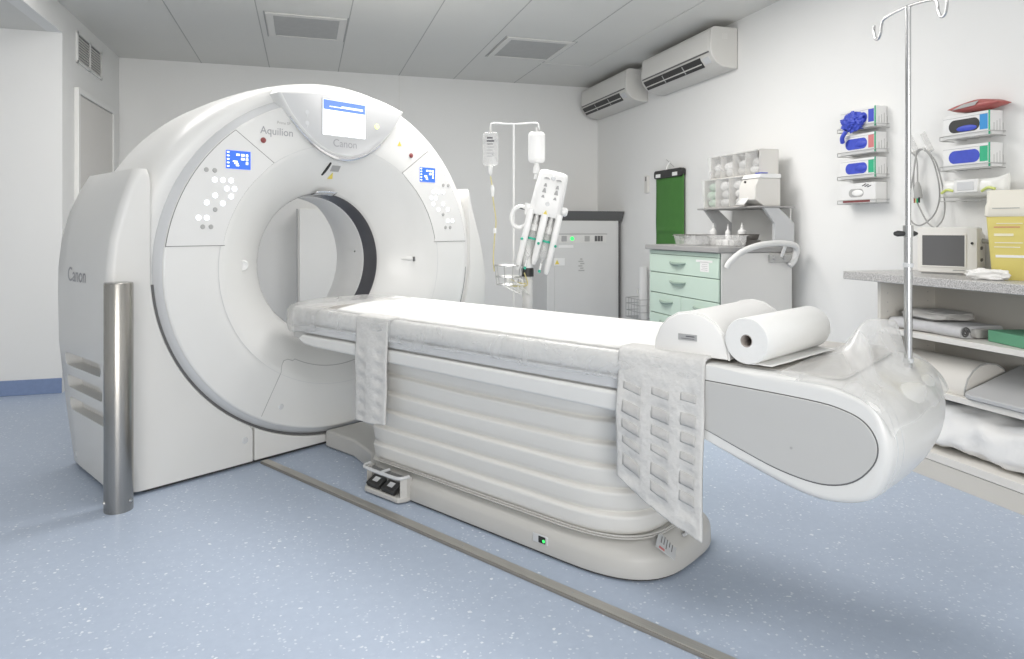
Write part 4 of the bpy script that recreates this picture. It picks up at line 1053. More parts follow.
# wall hooks and monitor cables
for y, lab in ((3.17, 'clear adhesive wall hook, left one of the pair above the cables'), (3.075, 'clear adhesive wall hook, right one of the pair above the cables')):
    h = thing('wall_hook', lab, 'hook', (3.395, y, 1.72), group='clear wall hooks')
    part('hook_plate', B().box((3.396, y, 1.745), (.006, .035, .13), Matrix.Rotation(radians(-28 if y > 3.1 else -28), 3, 'X')), 'clear', h, bevel=.002)
    part('hook_arm', B().tube(smooth_path([(3.395, y-.02, 1.70), (3.365, y-.022, 1.69), (3.35, y-.022, 1.70), (3.345, y-.022, 1.715)], 5), .005, 8), 'tubeclear', h)
cb_ = thing('lead_cable', 'grey monitoring lead cables looped over the wall hooks above the worktop', 'cable', (3.35, 3.05, 1.7))
part('cable_run', B().tube(smooth_path([(3.30, 2.93, 1.25), (3.35, 3.04, 1.30), (3.365, 3.13, 1.46), (3.36, 3.12, 1.65), (3.352, 3.06, 1.70), (3.36, 3.0, 1.62), (3.37, 2.97, 1.45), (3.375, 3.01, 1.33), (3.36, 3.10, 1.27), (3.36, 3.17, 1.35), (3.36, 3.13, 1.58), (3.352, 3.10, 1.695), (3.352, 3.05, 1.70)], 8), .0042, 8), 'cable', cb_)
part('cable_run', B().tube(smooth_path([(3.352, 3.05, 1.705), (3.36, 2.985, 1.62), (3.37, 2.945, 1.45), (3.36, 2.935, 1.32), (3.30, 2.93, 1.256)], 8), .004, 8), 'cable', cb_)
part('cable_run', B().tube(smooth_path([(3.352, 3.15, 1.70), (3.36, 3.115, 1.66), (3.36, 3.105, 1.58), (3.36, 3.105, 1.50)], 8), .0045, 8), 'cable', cb_)
part('connector', B().tube([(3.36, 3.105, 1.52), (3.36, 3.105, 1.49), (3.36, 3.10, 1.44), (3.36, 3.10, 1.425)], [.008, .018, .022, .020], 14), 'btn', cb_)
for k, m_ in enumerate(('red', 'tubeyel', 'boxgreen', 'black')):
    part('lead_tip', B().tube([(3.35, 3.115-.010*k, 1.43), (3.35, 3.115-.010*k, 1.40)], .005, 8), m_, cb_)

# ================================================================== mint drawer cabinet
dc = thing('drawer_cabinet', 'grey treatment cabinet with pale mint green drawers against the right wall', 'cabinet', (3.02, 4.6, 0))
cx0, cx1, cy0, cy1 = 2.72, 3.32, 4.115, 5.11
part('body', B().bb((cx0+.02, cy0, .06), (cx1, cy1, 1.083)), 'cabgrey', dc, bevel=.003)
part('plinth', B().bb((cx0+.05, cy0+.02, 0), (cx1-.02, cy1-.02, .06)), 'darkgrey', dc)
ctp = [(cx1, cy0-.012), (cx0-.012, cy0-.012), (cx0-.03, cy0+.02), (cx0-.032, (cy0+cy1)/2), (cx0-.03, cy1+.02), (cx1, cy1+.02)]
part('top', B().prism(ctp, lambda a, c, t_: Vector((a, c, t_)), 1.085, 1.125), 'cabtop', dc, bevel=.006, seg=3)
part('front_gap', B().bb((cx0+.012, cy0+.004, .065), (cx0+.0205, cy1-.004, 1.08)), 'mintgap', dc)
part('mint_strip', B().bb((cx0+.002, cy0+.004, 1.052), (cx0+.018, cy1-.004, 1.08)), 'mint', dc)
rows = [(.906, 1.048, 1), (.742, .900, 1), (.578, .736, 2), (.414, .572, 2), (.07, .408, 1)]
for z0, z1, k in rows:
    for j in range(k):
        ya = cy0+.006+(cy1-cy0-.012)*j/k+(.003 if j else 0); yb_ = cy0+.006+(cy1-cy0-.012)*(j+1)/k-(.003 if j < k-1 else 0)
        d_ = part('drawer', B().bb((cx0, ya, z0), (cx0+.018, yb_, z1)), 'mint', dc, bevel=.003)
        yc = (ya+yb_)/2+(.045 if k == 1 else -.03); w_ = .115 if k == 1 else .10; zc = z1-.055
        pts = [Vector((cx0-.020*sin(pi*i/14)**.6-.001, yc-w_+2*w_*i/14, zc-.009*sin(pi*i/14))) for i in range(15)]
        part('handle', B().tube(pts, [.006+.006*sin(pi*i/14) for i in range(15)], 10), 'minthandle', d_)
        if z1 > 1.0:
            part('paper_note', B().bb((cx0-.0012, 4.235, .945), (cx0, 4.345, 1.015)), 'sheet', d_, label='white paper note')
            part('paper_strip', B().bb((cx0-.0012, 4.19, 1.012), (cx0, 4.40, 1.028)), 'sheet', d_)
            pl_ = B()
            for q_ in range(4): pl_.bb((cx0-.0018, 4.25, .957+.013*q_), (cx0-.001, 4.33-.01*(q_ % 2), .960+.013*q_))
            part('note_print', pl_, 'btn', d_)
# curved rail on the side of the cabinet
hr = [(2.735, 4.045, .985), (2.76, 4.035, 1.03), (2.84, 4.02, 1.095), (2.95, 4.01, 1.135), (3.06, 4.01, 1.15), (3.18, 4.02, 1.15), (3.28, 4.04, 1.135), (3.315, 4.06, 1.10), (3.305, 4.075, 1.03), (3.27, 4.08, .99)]
hd = part('side_rail', B().tube(smooth_path(hr, 8), .021, 16), 'handrail', dc)
part('rail_bracket', B().bb((3.12, 4.085, 1.015), (3.30, 4.113, 1.07)), 'btn', dc, bevel=.004)
for x in (3.15, 3.23): part('rail_screw', B().lathe([(.001, .01), (.012, .01), (.014, 0)], 14, (x, 4.086, 1.045), (0, -1, 0)), 'midgrey', dc)
part('rail_arm', B().tube([(3.21, 4.09, 1.055), (3.21, 4.04, 1.145)], .012, 10), 'handrail', dc)
# rear superstructure
prof_ = [(3.19, 1.125), (3.356, 1.125), (3.356, 1.29), (3.225, 1.40), (3.10, 1.40), (3.19, 1.29)]
sup = thing('cabinet_superstructure', 'grey raised shelf frame on the drawer cabinet carrying clear storage bins', 'raised shelf', (3.2, 4.5, 1.126))
for y in (4.135, 4.875):
    part('side_bracket', B().prism(prof_, lambda a, c, t_: Vector((a, t_, c+.001)), y, y+.03), 'bracket', sup, bevel=.002)
part('back_panel', B().bb((3.345, 4.165, 1.127), (3.353, 4.875, 1.399)), 'whiteframe', sup)
part('shelf', B().bb((3.045, 4.13, 1.402), (3.36, 4.91, 1.414)), 'cabtop', sup, bevel=.002)
# clear tilt-out bin blocks
def bins(label, y0, y1, x0, x1, z0, z1, n, seed):
    t = thing('storage_bins', label, 'storage bins', ((x0+x1)/2, (y0+y1)/2, z0), group='clear fronted storage bin blocks')
    f = B()
    f.bb((x0+.02, y0, z1-.006), (x1, y1, z1)); f.bb((x0+.02, y0, z0), (x1, y1, z0+.006)); f.bb((x1-.006, y0, z0), (x1, y1, z1))
    f.bb((x0+.02, y0, z0), (x1, y0+.006, z1)); f.bb((x0+.02, y1-.006, z0), (x1, y1, z1))
    part('casing', f, 'beige', t, smooth=False)
    rnd = random.Random(seed); w_ = (y1-y0)/n
    for k in range(n):
        ya = y0+k*w_+.004; yb_ = y0+(k+1)*w_-.004
        fr2 = B().loft([[Vector((x, y, z)) for x, z in ((x0+.012, z0+.006), (x0-.012, z1-.008), (x0-.002, z1-.004), (x0+.02, z0+.006))] for y in (ya, yb_)], True)
        bn = part('bin_front', fr2, 'binplastic', t)
        part('bin_side', B().bb((x0+.01, ya-.003, z0+.008), (x1-.01, ya, z1-.01)), 'beige', t)
        for j in range(2+int(z1-z0 > .2)):
            cz = z0+.03+j*(z1-z0-.04)/3+.01; cyy = (ya+yb_)/2+rnd.uniform(-.015, .015)
            pk = B(); rings = []
            for i in range(9):
                th = pi*(.04+.92*i/8); rings.append([Vector((x0+.055+.032*sin(th)*cos(a)*(1+.2*nz(a, i, k)), cyy+(yb_-ya)*.42*sin(th)*sin(a)*(1+.2*nz(a*2, j, k)), cz-.034*cos(th)*(1+.3*nz(a*3, k, j)))) for a in [2*pi*q_/14 for q_ in range(14)]])
            part('packet', pk.loft(rings, True), ('packetgreen' if (seed == 1 and k == n-1) else rnd.choice(['packet', 'packet', 'greycloth', 'cloth'])), bn, angle=50)
    return t
bins('lower row of clear fronted storage bins with green and white packets', 4.365, 4.90, 3.085, 3.30, 1.415, 1.645, 3, 1)
bins('upper row of clear fronted storage bins with white packets, topmost on the cabinet', 4.235, 4.87, 3.125, 3.30, 1.648, 1.83, 4, 2)
ds = thing('paper_dispenser', 'beige angular dispenser box standing at the right end of the bin shelf', 'dispenser', (3.1, 4.25, 1.415))
pf = [(3.075, 1.415), (3.215, 1.415), (3.215, 1.640), (3.02, 1.640), (2.985, 1.57), (2.985, 1.535), (3.03, 1.50)]
pf = [(3.12, 1.415), (3.262, 1.415), (3.262, 1.612), (3.08, 1.612), (3.05, 1.555), (3.05, 1.46)]
part('body', B().prism(pf, lambda a, c, t_: Vector((a, t_, c)), 4.165, 4.355), 'beige', ds, bevel=.004)
part('lid', B().prism([(3.07, 1.613), (3.265, 1.613), (3.265, 1.645), (3.095, 1.645)], lambda a, c, t_: Vector((a, t_, c)), 4.160, 4.360), 'bottle', ds, bevel=.004)
part('blue_marker', B().bb((3.09, 4.158, 1.646), (3.15, 4.22, 1.652)), 'blue', ds)
part('dispensed_paper', B().add([(3.052, 4.34, 1.475), (3.052, 4.24, 1.475), (3.02, 4.25, 1.425), (3.02, 4.36, 1.425)], [[0, 1, 2, 3]]), 'sheet', ds, solid=.002)
part('button', B().cyl((3.068, 4.30, 1.59), (3.058, 4.30, 1.592), .008, n=12), 'black', ds)
# things standing on the mint cabinet
def tray(label, x0, x1, y0, y1, z0, h, grp):
    t = thing('plastic_tray', label, 'tray', ((x0+x1)/2, (y0+y1)/2, z0), group=grp)
    def rg(i, z): return [Vector((a, c, z)) for a, c in rrect(x0+i, y0+i, x1-i, y1-i, .02, 4)]
    part('tray_body', B().loft([rg(.012, z0), rg(0, z0+h), rg(-.008, z0+h), rg(-.008, z0+h+.004), rg(.004, z0+h+.003), rg(.016, z0+.003)], True), 'clear', t, angle=40)
    return t
tray('clear plastic tray with a dark rim on the left end of the mint cabinet', 2.76, 2.93, 4.45, 4.80, 1.126, .070, 'clear trays on the mint cabinet')
tray('clear plastic tray holding small packs in the middle of the mint cabinet', 2.84, 3.0, 4.17, 4.435, 1.126, .075, 'clear trays on the mint cabinet')
dk_ = thing('tray_cover', 'thin dark grey lid lying over the left clear tray', 'lid', (2.85, 4.63, 1.2015)); part('lid_plate', B().bb((2.775, 4.50, 1.2015), (2.94, 4.82, 1.209)), 'tray', dk_, bevel=.002)
for k, (x, y, c) in enumerate(((2.92, 4.215, 'packet'), (2.92, 4.30, 'cloth'), (2.92, 4.385, 'packet'))):
    solo('small_pack', B().box((x, y, 1.152), (.06, .055, .042), Matrix.Rotation(.15*k, 3, 'Z')), c, ['white pack in the clear middle tray nearest the camera side', 'middle white pack in the clear middle tray', 'white pack in the clear middle tray farthest along'][k], 'pack', (x, y, 1.131), group='small packs in the clear tray', bevel=.004)
def bottle(label, x, y, r, h):
    t = thing('spray_bottle', label, 'bottle', (x, y, 1.126), group='white bottles on the mint cabinet')
    part('bottle_body', B().lathe([(r*.9, 0), (r, .006), (r, h*.62), (r*.55, h*.72), (r*.32, h*.76)], 20, (x, y, 1.127)), 'bottle', t)
    part('cap', B().lathe([(r*.36, h*.755), (r*.36, h*.86), (r*.18, h*.9), (r*.13, h)], 16, (x, y, 1.127)), 'bottle', t)
    return t
bottle('white dropper bottle standing at the left end of the cabinet top', 3.15, 4.84, .028, .17)
bottle('slim white bottle standing in the middle behind the clear trays', 3.15, 4.64, .02, .16)
bottle('white bottle with a pointed cap to the right behind the clear trays', 3.15, 4.46, .032, .17)
def kidney(label, dz, dy):
    b = B(); rings = []
    for k_, (sc_2, z) in enumerate(((.7, 0), (.85, .004), (1.0, .040), (1.05, .042), (.98, .038), (.8, .006), (.65, .004))):
        rings.append([Vector((3.09+.05*sc_2*cos(a)+.02*cos(2*a)*.5, 4.275+dy+.10*sc_2*sin(a), 1.127+dz+z)) for a in [2*pi*q_/32 for q_ in range(32)]])
    solo('kidney_dish', b.loft(rings, True), 'tray', label, 'dish', (3.09, 4.275, 1.127+dz), group='dark kidney dishes on the mint cabinet', angle=60)
kidney('lower dark metal kidney dish stacked on the right end of the mint cabinet', 0, 0)
kidney('upper dark metal kidney dish stacked on the right end of the mint cabinet', .044, .015)

# ================================================================== wall things beyond the cabinet
ga = thing('green_apron', 'green rubber apron hanging flat on the right wall from a black hanger bar', 'apron', (3.38, 5.92, 1.08))
def apr(s_, t_):
    y = lerp(6.19, 5.665, t_); z = lerp(1.765, .82, s_)
    x = 3.374-.010*sin(pi*t_)-.006*nz(y*5, z*4)-.016*math.exp(-((s_-.56)/.02)**2)*sin(pi*t_)**.5
    return Vector((x, y, z))
part('apron_sheet', B().grid(apr, 60, 20), 'green', ga, solid=.006, angle=70)
part('hanger_bar', B().prism(rrect(5.665, 1.745, 6.19, 1.825, .03, 5), lambda a, c, t_: Vector((t_, a, c)), 3.345, 3.392), 'black', ga, bevel=.004)
for y in (6.10, 5.78): part('grip_clip', B().bb((3.340, y-.045, 1.755), (3.346, y+.045, 1.79)), 'bottle', ga, bevel=.004)
part('hanger_hook', B().tube(smooth_path([(3.39, 5.95, 1.90), (3.36, 5.95, 1.86), (3.35, 5.95, 1.82), (3.36, 5.95, 1.80)], 5), .006, 8), 'bottle', ga)
part('hook_wire', B().tube([(3.392, 6.02, 1.93), (3.392, 5.88, 1.85)], .003, 6), 'btn', ga)
thm = thing('wall_switch', 'narrow beige wall control box beside the green apron', 'wall switch', (3.39, 6.42, 1.64))
part('case', B().bb((3.378, 6.385, 1.625), (3.40, 6.455, 1.80)), 'beige', thm, bevel=.003)
part('slot', B().bb((3.3765, 6.41, 1.745), (3.379, 6.43, 1.79)), 'darkgrey', thm)
# roll holder low on the wall
rh = thing('roll_basket', 'white paper tube standing in a small wire basket left of the mint cabinet', 'basket', (3.30, 6.35, .30))
part('paper_tube', B().lathe([(.02, .30), (.045, .30), (.045, .86), (.018, .86), (.018, .82)], 24, (3.33, 6.39, 0)), 'roll', rh)
wb = B()
for z in (.33, .40, .47, .53): wb.tube([(3.395, 6.62, z), (3.25, 6.62, z), (3.25, 6.30, z), (3.395, 6.30, z)], .004, 6)
for k in range(6): wb.tube([(3.25, 6.62-.064*k, .33), (3.25, 6.62-.064*k, .53)], .003, 6)
for k in range(6): wb.tube([(3.25, 6.62-.064*k, .33), (3.395, 6.62-.064*k, .33)], .003, 6)
part('wire_basket', wb, 'steelsimple', rh)
part('clip', B().tube(smooth_path([(3.39, 6.50, .62), (3.33, 6.48, .63), (3.30, 6.45, .59), (3.33, 6.42, .56), (3.39, 6.42, .60)], 4), .008, 6), 'tubeclear', rh)
# power cabinet in the corner
pc_ = thing('power_cabinet', 'grey floor standing power cabinet with a dark top in the back corner', 'power cabinet', (2.95, 7.3, 0))
part('body', B().bb((2.50, 7.0, 0), (3.345, 7.66, 1.342)), 'fridge', pc_, bevel=.004)
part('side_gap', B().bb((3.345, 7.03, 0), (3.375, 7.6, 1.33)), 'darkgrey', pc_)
part('front_panel', B().bb((2.585, 6.988, .08), (3.325, 7.0, 1.335)), 'fridge', pc_, bevel=.003)
part('top_plate', B().prism([(6.93, 1.445), (7.66, 1.445), (7.66, 1.343), (7.0, 1.343)], lambda a, c, t_: Vector((t_, a, c)), 2.60, 3.385), 'blanketdark', pc_, label='dark sloping top plate', bevel=.002)
st_ = part('control_strip', B().bb((2.63, 6.982, 1.10), (3.19, 6.99, 1.195)), 'cabgrey', pc_)
part('strip_edge', B().bb((2.625, 6.981, 1.19), (3.20, 6.99, 1.20)), 'midgrey', st_)
for (a, b_, m_) in ((2.66, 2.72, 'midgrey'), (2.93, 2.99, 'btn'), (3.05, 3.08, 'darkgrey'), (3.085, 3.115, 'darkgrey'), (3.12, 3.145, 'darkgrey')):
    part('switch', B().bb((a, 6.978, 1.115), (b_, 6.983, 1.175)), m_, st_, bevel=.002)
part('status_light', B().lathe([(.001, .006), (.018, .005), (.022, 0)], 14, (2.785, 6.982, 1.145), (0, -1, 0)), 'led_green', st_, label='green indicator lamp')
part('name_plate', B().bb((2.63, 6.984, 1.045), (2.80, 6.989, 1.075)), 'bottle', pc_)
part('warning_sticker', B().bb((2.575, 6.984, .855), (2.70, 6.989, .935)), 'bottle', pc_)
part('warning_triangle', B().prism([(2.585, .868), (2.635, .868), (2.61, .918)], lambda a, c, t_: Vector((a, t_, c)), 6.982, 6.985), 'yellowlab', pc_)
lp = B()
for k in range(6): lp.bb((2.86+.02*(k % 2), 6.985, .79+.025*k), (2.93-.012*(k % 3), 6.989, .803+.025*k))
part('printed_label', lp, 'btn', pc_)
# tall plain cupboard seen through the bore
cp = thing('wall_cupboard', 'plain white cupboard by the back wall seen through the scanner bore', 'cupboard', (.33, 7.5, 0))
part('body', B().bb((-.07, 7.36, 0), (.85, 7.695, 1.46)), 'whiteframe', cp, bevel=.003)
part('door', B().bb((-.055, 7.345, .06), (.835, 7.36, 1.45)), 'whiteframe', cp, bevel=.003)
part('hinge_strip', B().bb((-.085, 7.34, .03), (-.071, 7.40, 1.455)), 'midgrey', cp)

# ================================================================== air conditioners
def aircon(label, y0, y1):
    t = thing('air_conditioner', label, 'air conditioner', (3.39, (y0+y1)/2, 2.56), group='wall air conditioners')
    pf = [(3.398, 2.565), (3.398, 2.90)]+arc(3.19, 2.86, .04, pi/2, pi, 5)+[(3.142, 2.74), (3.145, 2.70)]+[(3.16, 2.655), (3.20, 2.605), (3.25, 2.58), (3.32, 2.566)]
    part('body', B().prism(pf, lambda a, c, t_: Vector((a, t_, c)), y0, y1), 'ac', t, bevel=.008, seg=3, angle=40)
    part('front_panel', B().loft([[Vector((x, y, z)) for x, z in ((3.150, 2.865), (3.138, 2.74), (3.139, 2.70), (3.146, 2.70), (3.146, 2.74), (3.158, 2.865))] for y in (y0+.03, y1-.03)], True), 'ac_front', t, bevel=.003)
    part('panel_gap', B().bb((3.1395, y0+.03, 2.689), (3.148, y1-.03, 2.699)), 'darkgrey', t)
    o0 = Vector((3.152, 0, 2.670)); o1 = Vector((3.203, 0, 2.597)); nn = Vector((-.82, 0, -.57))
    def slot(k0, k1, ya, yb_, d0, d1): return B().loft([[o0.lerp(o1, k)+nn*d+Vector((0, y, 0)) for k, d in ((k0, d0), (k1, d0), (k1, d1), (k0, d1))] for y in (ya, yb_)], True)
    part('air_outlet', slot(-.05, .95, y0+.17, y1-.04, -.002, .005), 'black', t, label='dark air outlet slot')
    part('louvre', slot(.52, .62, y0+.18, y1-.05, .005, .012), 'ac', t)
    for y in (y0+.45, y0+.80): part('louvre_pin', slot(.05, .9, y, y+.008, .005, .010), 'btn', t)
    part('sensor_window', slot(.1, .75, y0+.05, y0+.14, .0, .006), 'ring', t, bevel=.002)
    part('badge', B().bb((3.25, y0-.003, 2.80), (3.30, y0, 2.845)), 'ac_front', t)
    return t
aircon('white wall air conditioner nearer the camera, right one of the two', 4.87, 6.07)
aircon('white wall air conditioner in the back corner, left one of the two', 6.41, 7.60)

# ================================================================== contrast injector
RC = -math.atan2(207, 688)
IO = Vector((1.31, 3.78, 0))
def IC(r, d, z):     # local axes: r to the right, d away (as the unit faces)
    c_, s_ = cos(RC), sin(RC); return Vector((IO.x+r*c_-d*s_, IO.y+r*s_+d*c_, z))
ij = thing('contrast_injector', 'white twin syringe contrast injector on a wheeled stand behind the table', 'injector', tuple(IO))
POLE = -.075
part('column', B().lathe([(.030, .09), (.030, .95), (.026, .955), (.026, .99)], 24, IC(POLE, .0, 0)), 'cabgrey', ij)
part('column_collar', B().lathe([(.036, .975), (.036, 1.02), (.03, 1.025)], 24, IC(POLE, 0, 0)), 'black', ij, label='black clamp collar')
part('upper_column', B().tube([IC(POLE, 0, 1.02), IC(POLE-.008, 0, 1.20)], [.030, .034], 20), 'injector', ij)
for q_ in range(5):
    a = q_*2*pi/5+.3; tip = IC(POLE+.27*cos(a), .27*sin(a), .075)
    lg = part('leg', B().tube([IC(POLE, 0, .11), IC(POLE+.14*cos(a), .14*sin(a), .095), tip], [.028, .024, .016], 10), 'injector', ij)
    part('castor', B().lathe([(.012, -.012), (.030, -.010), (.030, .010), (.012, .012)], 18, tip+Vector((0, 0, -.043)), (cos(a+RC+pi/2), sin(a+RC+pi/2), 0)), 'black', lg)
TL = radians(13)
def HD(a, b_, d):   # head coordinates: a across, b along (up), d depth
    x = a*cos(TL)+b_*sin(TL); z = -a*sin(TL)+b_*cos(TL)
    return IC(.165-.007+x-.165+.02, d+.0, 1.29+z)
def hring(a0, a1, b_, d0, d1, r): return [HD(a, b_, d) for a, d in rrect(a0, d0, a1, d1, r, 5)]
head = part('head', B().loft([hring(-.085, .085, .035, -.075, .085, .03), hring(-.092, .092, .06, -.082, .09, .035), hring(-.090, .090, .16, -.08, .09, .035), hring(-.086, .086, .27, -.072, .085, .035), hring(-.080, .080, .292, -.06, .075, .035), hring(-.06, .06, .300, -.045, .06, .03)], True), 'injector', ij, angle=50)
for a0, a1, bl in ((-.102, -.064, -.30), (-.021, .021, -.25), (.064, .102, -.29)):
    part('cheek', B().loft([hring(a0, a1, .06, -.085, .03, .012), hring(a0, a1, -.05, -.085, .03, .012), hring(lerp(a0, (a0+a1)/2, .2), lerp(a1, (a0+a1)/2, .2), bl+.03, -.07, .01, .010), hring(lerp(a0, (a0+a1)/2, .5), lerp(a1, (a0+a1)/2, .5), bl, -.05, -.01, .006)], True), 'injector', head, angle=50)
part('syringe_backing', B().loft([hring(-.075, .075, .05, .0, .03, .01), hring(-.075, .075, -.16, .0, .03, .01)], True), 'injector', head, angle=50)
for a in (-.043, .043):
    sy = part('syringe', B().tube([HD(a, .02, -.045), HD(a, -.20, -.045), HD(a, -.215, -.045), HD(a, -.235, -.045)], [.023, .023, .012, .006], 18), 'fluid', head, label='clear syringe barrel')
    part('plunger', B().tube([HD(a, .055, -.045), HD(a, -.02, -.045), HD(a, -.025, -.045), HD(a, -.06, -.045)], [.011, .011, .020, .020], 14), 'bottle', sy)
    part('dark_recess', B().loft([hring(a-.027, a+.027, .05, -.02, .002, .006), hring(a-.027, a+.027, -.005, -.02, .002, .006)], True), 'midgrey', head)
    for b_ in (-.10,): part('green_ring', B().tube([HD(a, b_, -.045), HD(a, b_-.012, -.045)], .0245, 18), 'teal', sy)
    part('line_tip', B().tube([HD(a, -.235, -.045), HD(a, -.275, -.045)], .006, 8), 'bottle', sy)
    part('green_tip', B().tube([HD(a, -.272, -.045), HD(a, -.288, -.045)], .008, 8), 'teal', sy)
for a, b_ in ((-.098, -.12), (.0, -.125), (.098, -.12)): part('green_mark', B().sphere(HD(a, b_, -.085), (.008, .008, .008)), 'teal', head)
mk = []
for a in (-.035, .035):
    for bb0, bb1, w_ in ((.245, .253, .018), (.20, .218, .010), (.165, .190, .012), (.135, .150, .010)):
        o_ = part('printed_symbol', B().loft([[HD(a+s_*w_, b_, -.0835+.003*0) for s_, b_ in ((-1, bb0), (1, bb0), (.4, bb1), (-.4, bb1))], [HD(a+s_*w_, b_, -.07) for s_, b_ in ((-1, bb0), (1, bb0), (.4, bb1), (-.4, bb1))]], True), 'midgrey', head, smooth=False)
for b_ in (.255, .105): part('round_button', B().lathe([(.001, .004), (.011, .004), (.013, 0)], 16, HD(0, b_, -.080), IC(0, -1, 0)-IC(0, 0, 0)), 'ring', head)
part('warning_triangle', B().prism([(-.012, .045), (.012, .045), (0, .068)], lambda a, c, t_: HD(a, c, t_), -.0865, -.08), 'yellowlab', head)
part('manual_knob', B().tube([HD(.088, .085, 0), HD(.118, .085, 0), HD(.128, .085, 0)], [.026, .026, .018], 18), 'injector', head)
rg_ = [HD(-.135+.05*cos(a), .0+.062*sin(a), -.02) for a in [2*pi*i/30 for i in range(31)]]
part('handle_ring', B().tube(rg_, .011, 10), 'injector', head)
part('handle_arm', B().loft([hring(-.125, -.07, .085, -.05, .02, .012), hring(-.115, -.07, .02, -.05, .02, .012)], True), 'injector', head)
part('black_joint', B().tube([HD(-.10, .06, .01), HD(-.15, .06, .01)], .014, 12), 'black', head)
# basket of tubing
bs = B()
for z, k in ((.93, .9), (.975, 1.0), (1.04, 1.1)):
    bs.tube([IC(POLE-.11+.075*k*cos(a), -.02+.06*k*sin(a), z) for a in [2*pi*i/24 for i in range(25)]], .003, 6)
for i in range(10):
    a = 2*pi*i/10; bs.tube([IC(POLE-.11+.0675*cos(a), -.02+.054*sin(a), .93), IC(POLE-.11+.0825*cos(a), -.02+.066*sin(a), 1.04)], .0022, 6)
part('wire_basket', bs, 'steelsimple', ij)
for k in range(3):
    rnd = random.Random(k)
    pts = [IC(POLE-.02-.03*k, -.06, 1.0-.02*k)]+[IC(POLE-.14+.16*rnd.random(), -.07+.03*rnd.random(), .86+.16*rnd.random()) for i in range(5)]
    part('tubing', B().tube(smooth_path(pts, 8), .0035, 8), 'tubeclear' if k else 'tubeyel', ij)
# bag rod
br = thing('infusion_rod', 'thin white rod with a cross bar carrying two infusion bags by the injector', 'infusion stand', tuple(IC(-.155, .06, .0)))
part('rod', B().cyl(IC(-.155, .06, .075), IC(-.155, .06, 1.868), .006, n=14), 'bottle', br)
part('foot', B().lathe([(.06, 0), (.06, .012), (.02, .03), (.008, .08)], 20, IC(-.155, .06, 0)), 'bottle', br)
part('cross_bar', B().tube(smooth_path([IC(-.292, .06, 1.845), IC(-.288, .06, 1.868), IC(-.26, .06, 1.874), IC(-.155, .06, 1.868), IC(-.03, .06, 1.876), IC(-.008, .06, 1.862), IC(-.005, .06, 1.835)], 5), .005, 10), 'bottle', br)
def bag(label, r, z0, z1, w_, dth, m, marks):
    t = thing('infusion_bag', label, 'infusion bag', tuple(IC(r, .06, z0)), group='infusion bags on the cross bar')
    rings = []
    for i in range(13):
        s_ = i/12; k = min(1, min(s_, 1-s_)/.10+.25); e = 1
        rings.append([IC(r+(w_*min(1, .75+min(s_, 1-s_)*3))*abs(cos(a))**.7*(1 if cos(a) > 0 else -1), .06+dth*k*sin(a), lerp(z0, z1, s_)) for a in [2*pi*q_/24 for q_ in range(24)]])
    bd_ = part('bag_body', B().loft(rings, True), m, t, angle=60)
    part('hanger_tab', B().tube([IC(r, .06, z1), IC(r, .06, z1+.03)], .006, 8), 'tubeclear', t)
    part('outlet', B().tube([IC(r, .06, z0), IC(r, .06, z0-.04), IC(r, .06, z0-.05)], [.014, .012, .005], 12), 'bottle', t)
    if marks:
        for k in range(7):
            part('bag_print', B().box(IC(r-.004+.004*(k % 2), .06-dth-.0012, z0+.055+.018*k), (.034+.010*((k*3) % 2), .0015, .004 if k < 5 else .010), Matrix.Rotation(RC, 3, 'Z')), 'letter' if k < 4 else 'letterdark', bd_)
    return t
t1 = bag('clear printed infusion bag hanging on the left end of the cross bar', -.292, 1.622, 1.822, .047, .018, 'fluid', True)
part('drip_chamber', B().lathe([(.004, 1.44), (.010, 1.45), (.012, 1.49), (.006, 1.51)], 14, IC(-.280, .06, 0)), 'bottle', t1)
part('drip_line', B().tube(smooth_path([IC(-.292, .06, 1.56), IC(-.282, .06, 1.50), IC(-.276, .06, 1.42), IC(-.260, .06, 1.30), IC(-.268, .06, 1.20), IC(-.275, .06, 1.08), IC(-.27, .05, 1.0)], 8), .0035, 8), 'tubeyel', t1)
part('line_clamp', B().tube([IC(-.266, .06, 1.255), IC(-.266, .06, 1.225)], .011, 10), 'bottle', t1)
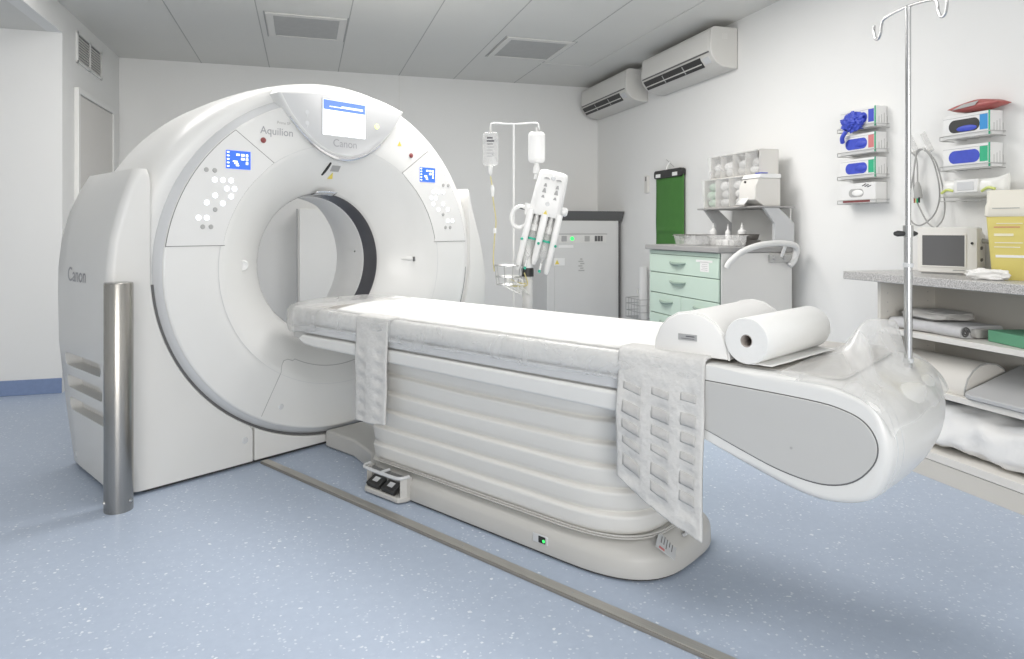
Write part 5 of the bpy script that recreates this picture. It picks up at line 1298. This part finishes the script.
t2 = bag('milky white infusion bottle hanging on the right end of the cross bar', -.02, 1.640, 1.822, .050, .030, 'fluidwhite', False)
part('bottle_neck', B().lathe([(.01, 1.54), (.018, 1.545), (.012, 1.575), (.020, 1.58), (.020, 1.605), (.012, 1.63)], 16, IC(-.02, .06, 0)), 'bottle', t2)
part('drip_line', B().tube(smooth_path([IC(-.02, .06, 1.55), IC(-.015, .05, 1.46), IC(-.005, .03, 1.42)], 6), .0035, 8), 'tubeclear', t2)
#END2
# ================================================================== camera and light
cam = bpy.data.cameras.new('camera'); co = bpy.data.objects.new('camera', cam); COL.objects.link(co)
co.location = CAM; co.rotation_euler = (pi/2, 0, -math.atan2(207, 688))
cam.sensor_fit = 'HORIZONTAL'; cam.sensor_width = 36; cam.lens = 688/1024*36
cam.shift_y = -(329.5-229)/1024
cam.clip_start = .05
S.camera = co

def area(name, loc, rot, sx, sy, e, col=(1, 1, 1)):
    l = bpy.data.lights.new(name, 'AREA'); l.shape = 'RECTANGLE'; l.size = sx; l.size_y = sy; l.energy = e; l.color = col
    o = bpy.data.objects.new(name, l); COL.objects.link(o); o.location = loc; o.rotation_euler = rot; return o
w = bpy.data.worlds.new('world'); S.world = w; w.use_nodes = True
w.node_tree.nodes['Background'].inputs[0].default_value = (1.0, 0.985, 0.96, 1)
w.node_tree.nodes['Background'].inputs[1].default_value = 0.3
W1 = (1, .975, .95)
area('unseen_ceiling_light', (-0.9, 4.6, HC-.02), (0, 0, 0), 1.2, 1.2, 18, W1)  # fill light added out of view to brighten the left and back walls
area('unseen_ceiling_light', (1.2, 4.5, HC-.02), (0, 0, 0), 1.4, 1.0, 50, W1)  # strongest fill, added out of view for the back of the room
area('unseen_ceiling_light', (2.0, 3.6, HC-.02), (0, 0, 0), 1.2, 1.2, 10, W1)  # weak fill added out of view on the right
area('unseen_ceiling_light', (0.3, 1.4, HC-.02), (0, 0, 0), 1.6, 1.2, 22, W1)
area('window_light', (-0.3, -4.4, 1.6), (radians(90), 0, radians(-12)), 3.6, 2.2, 170, (1, .98, .95))
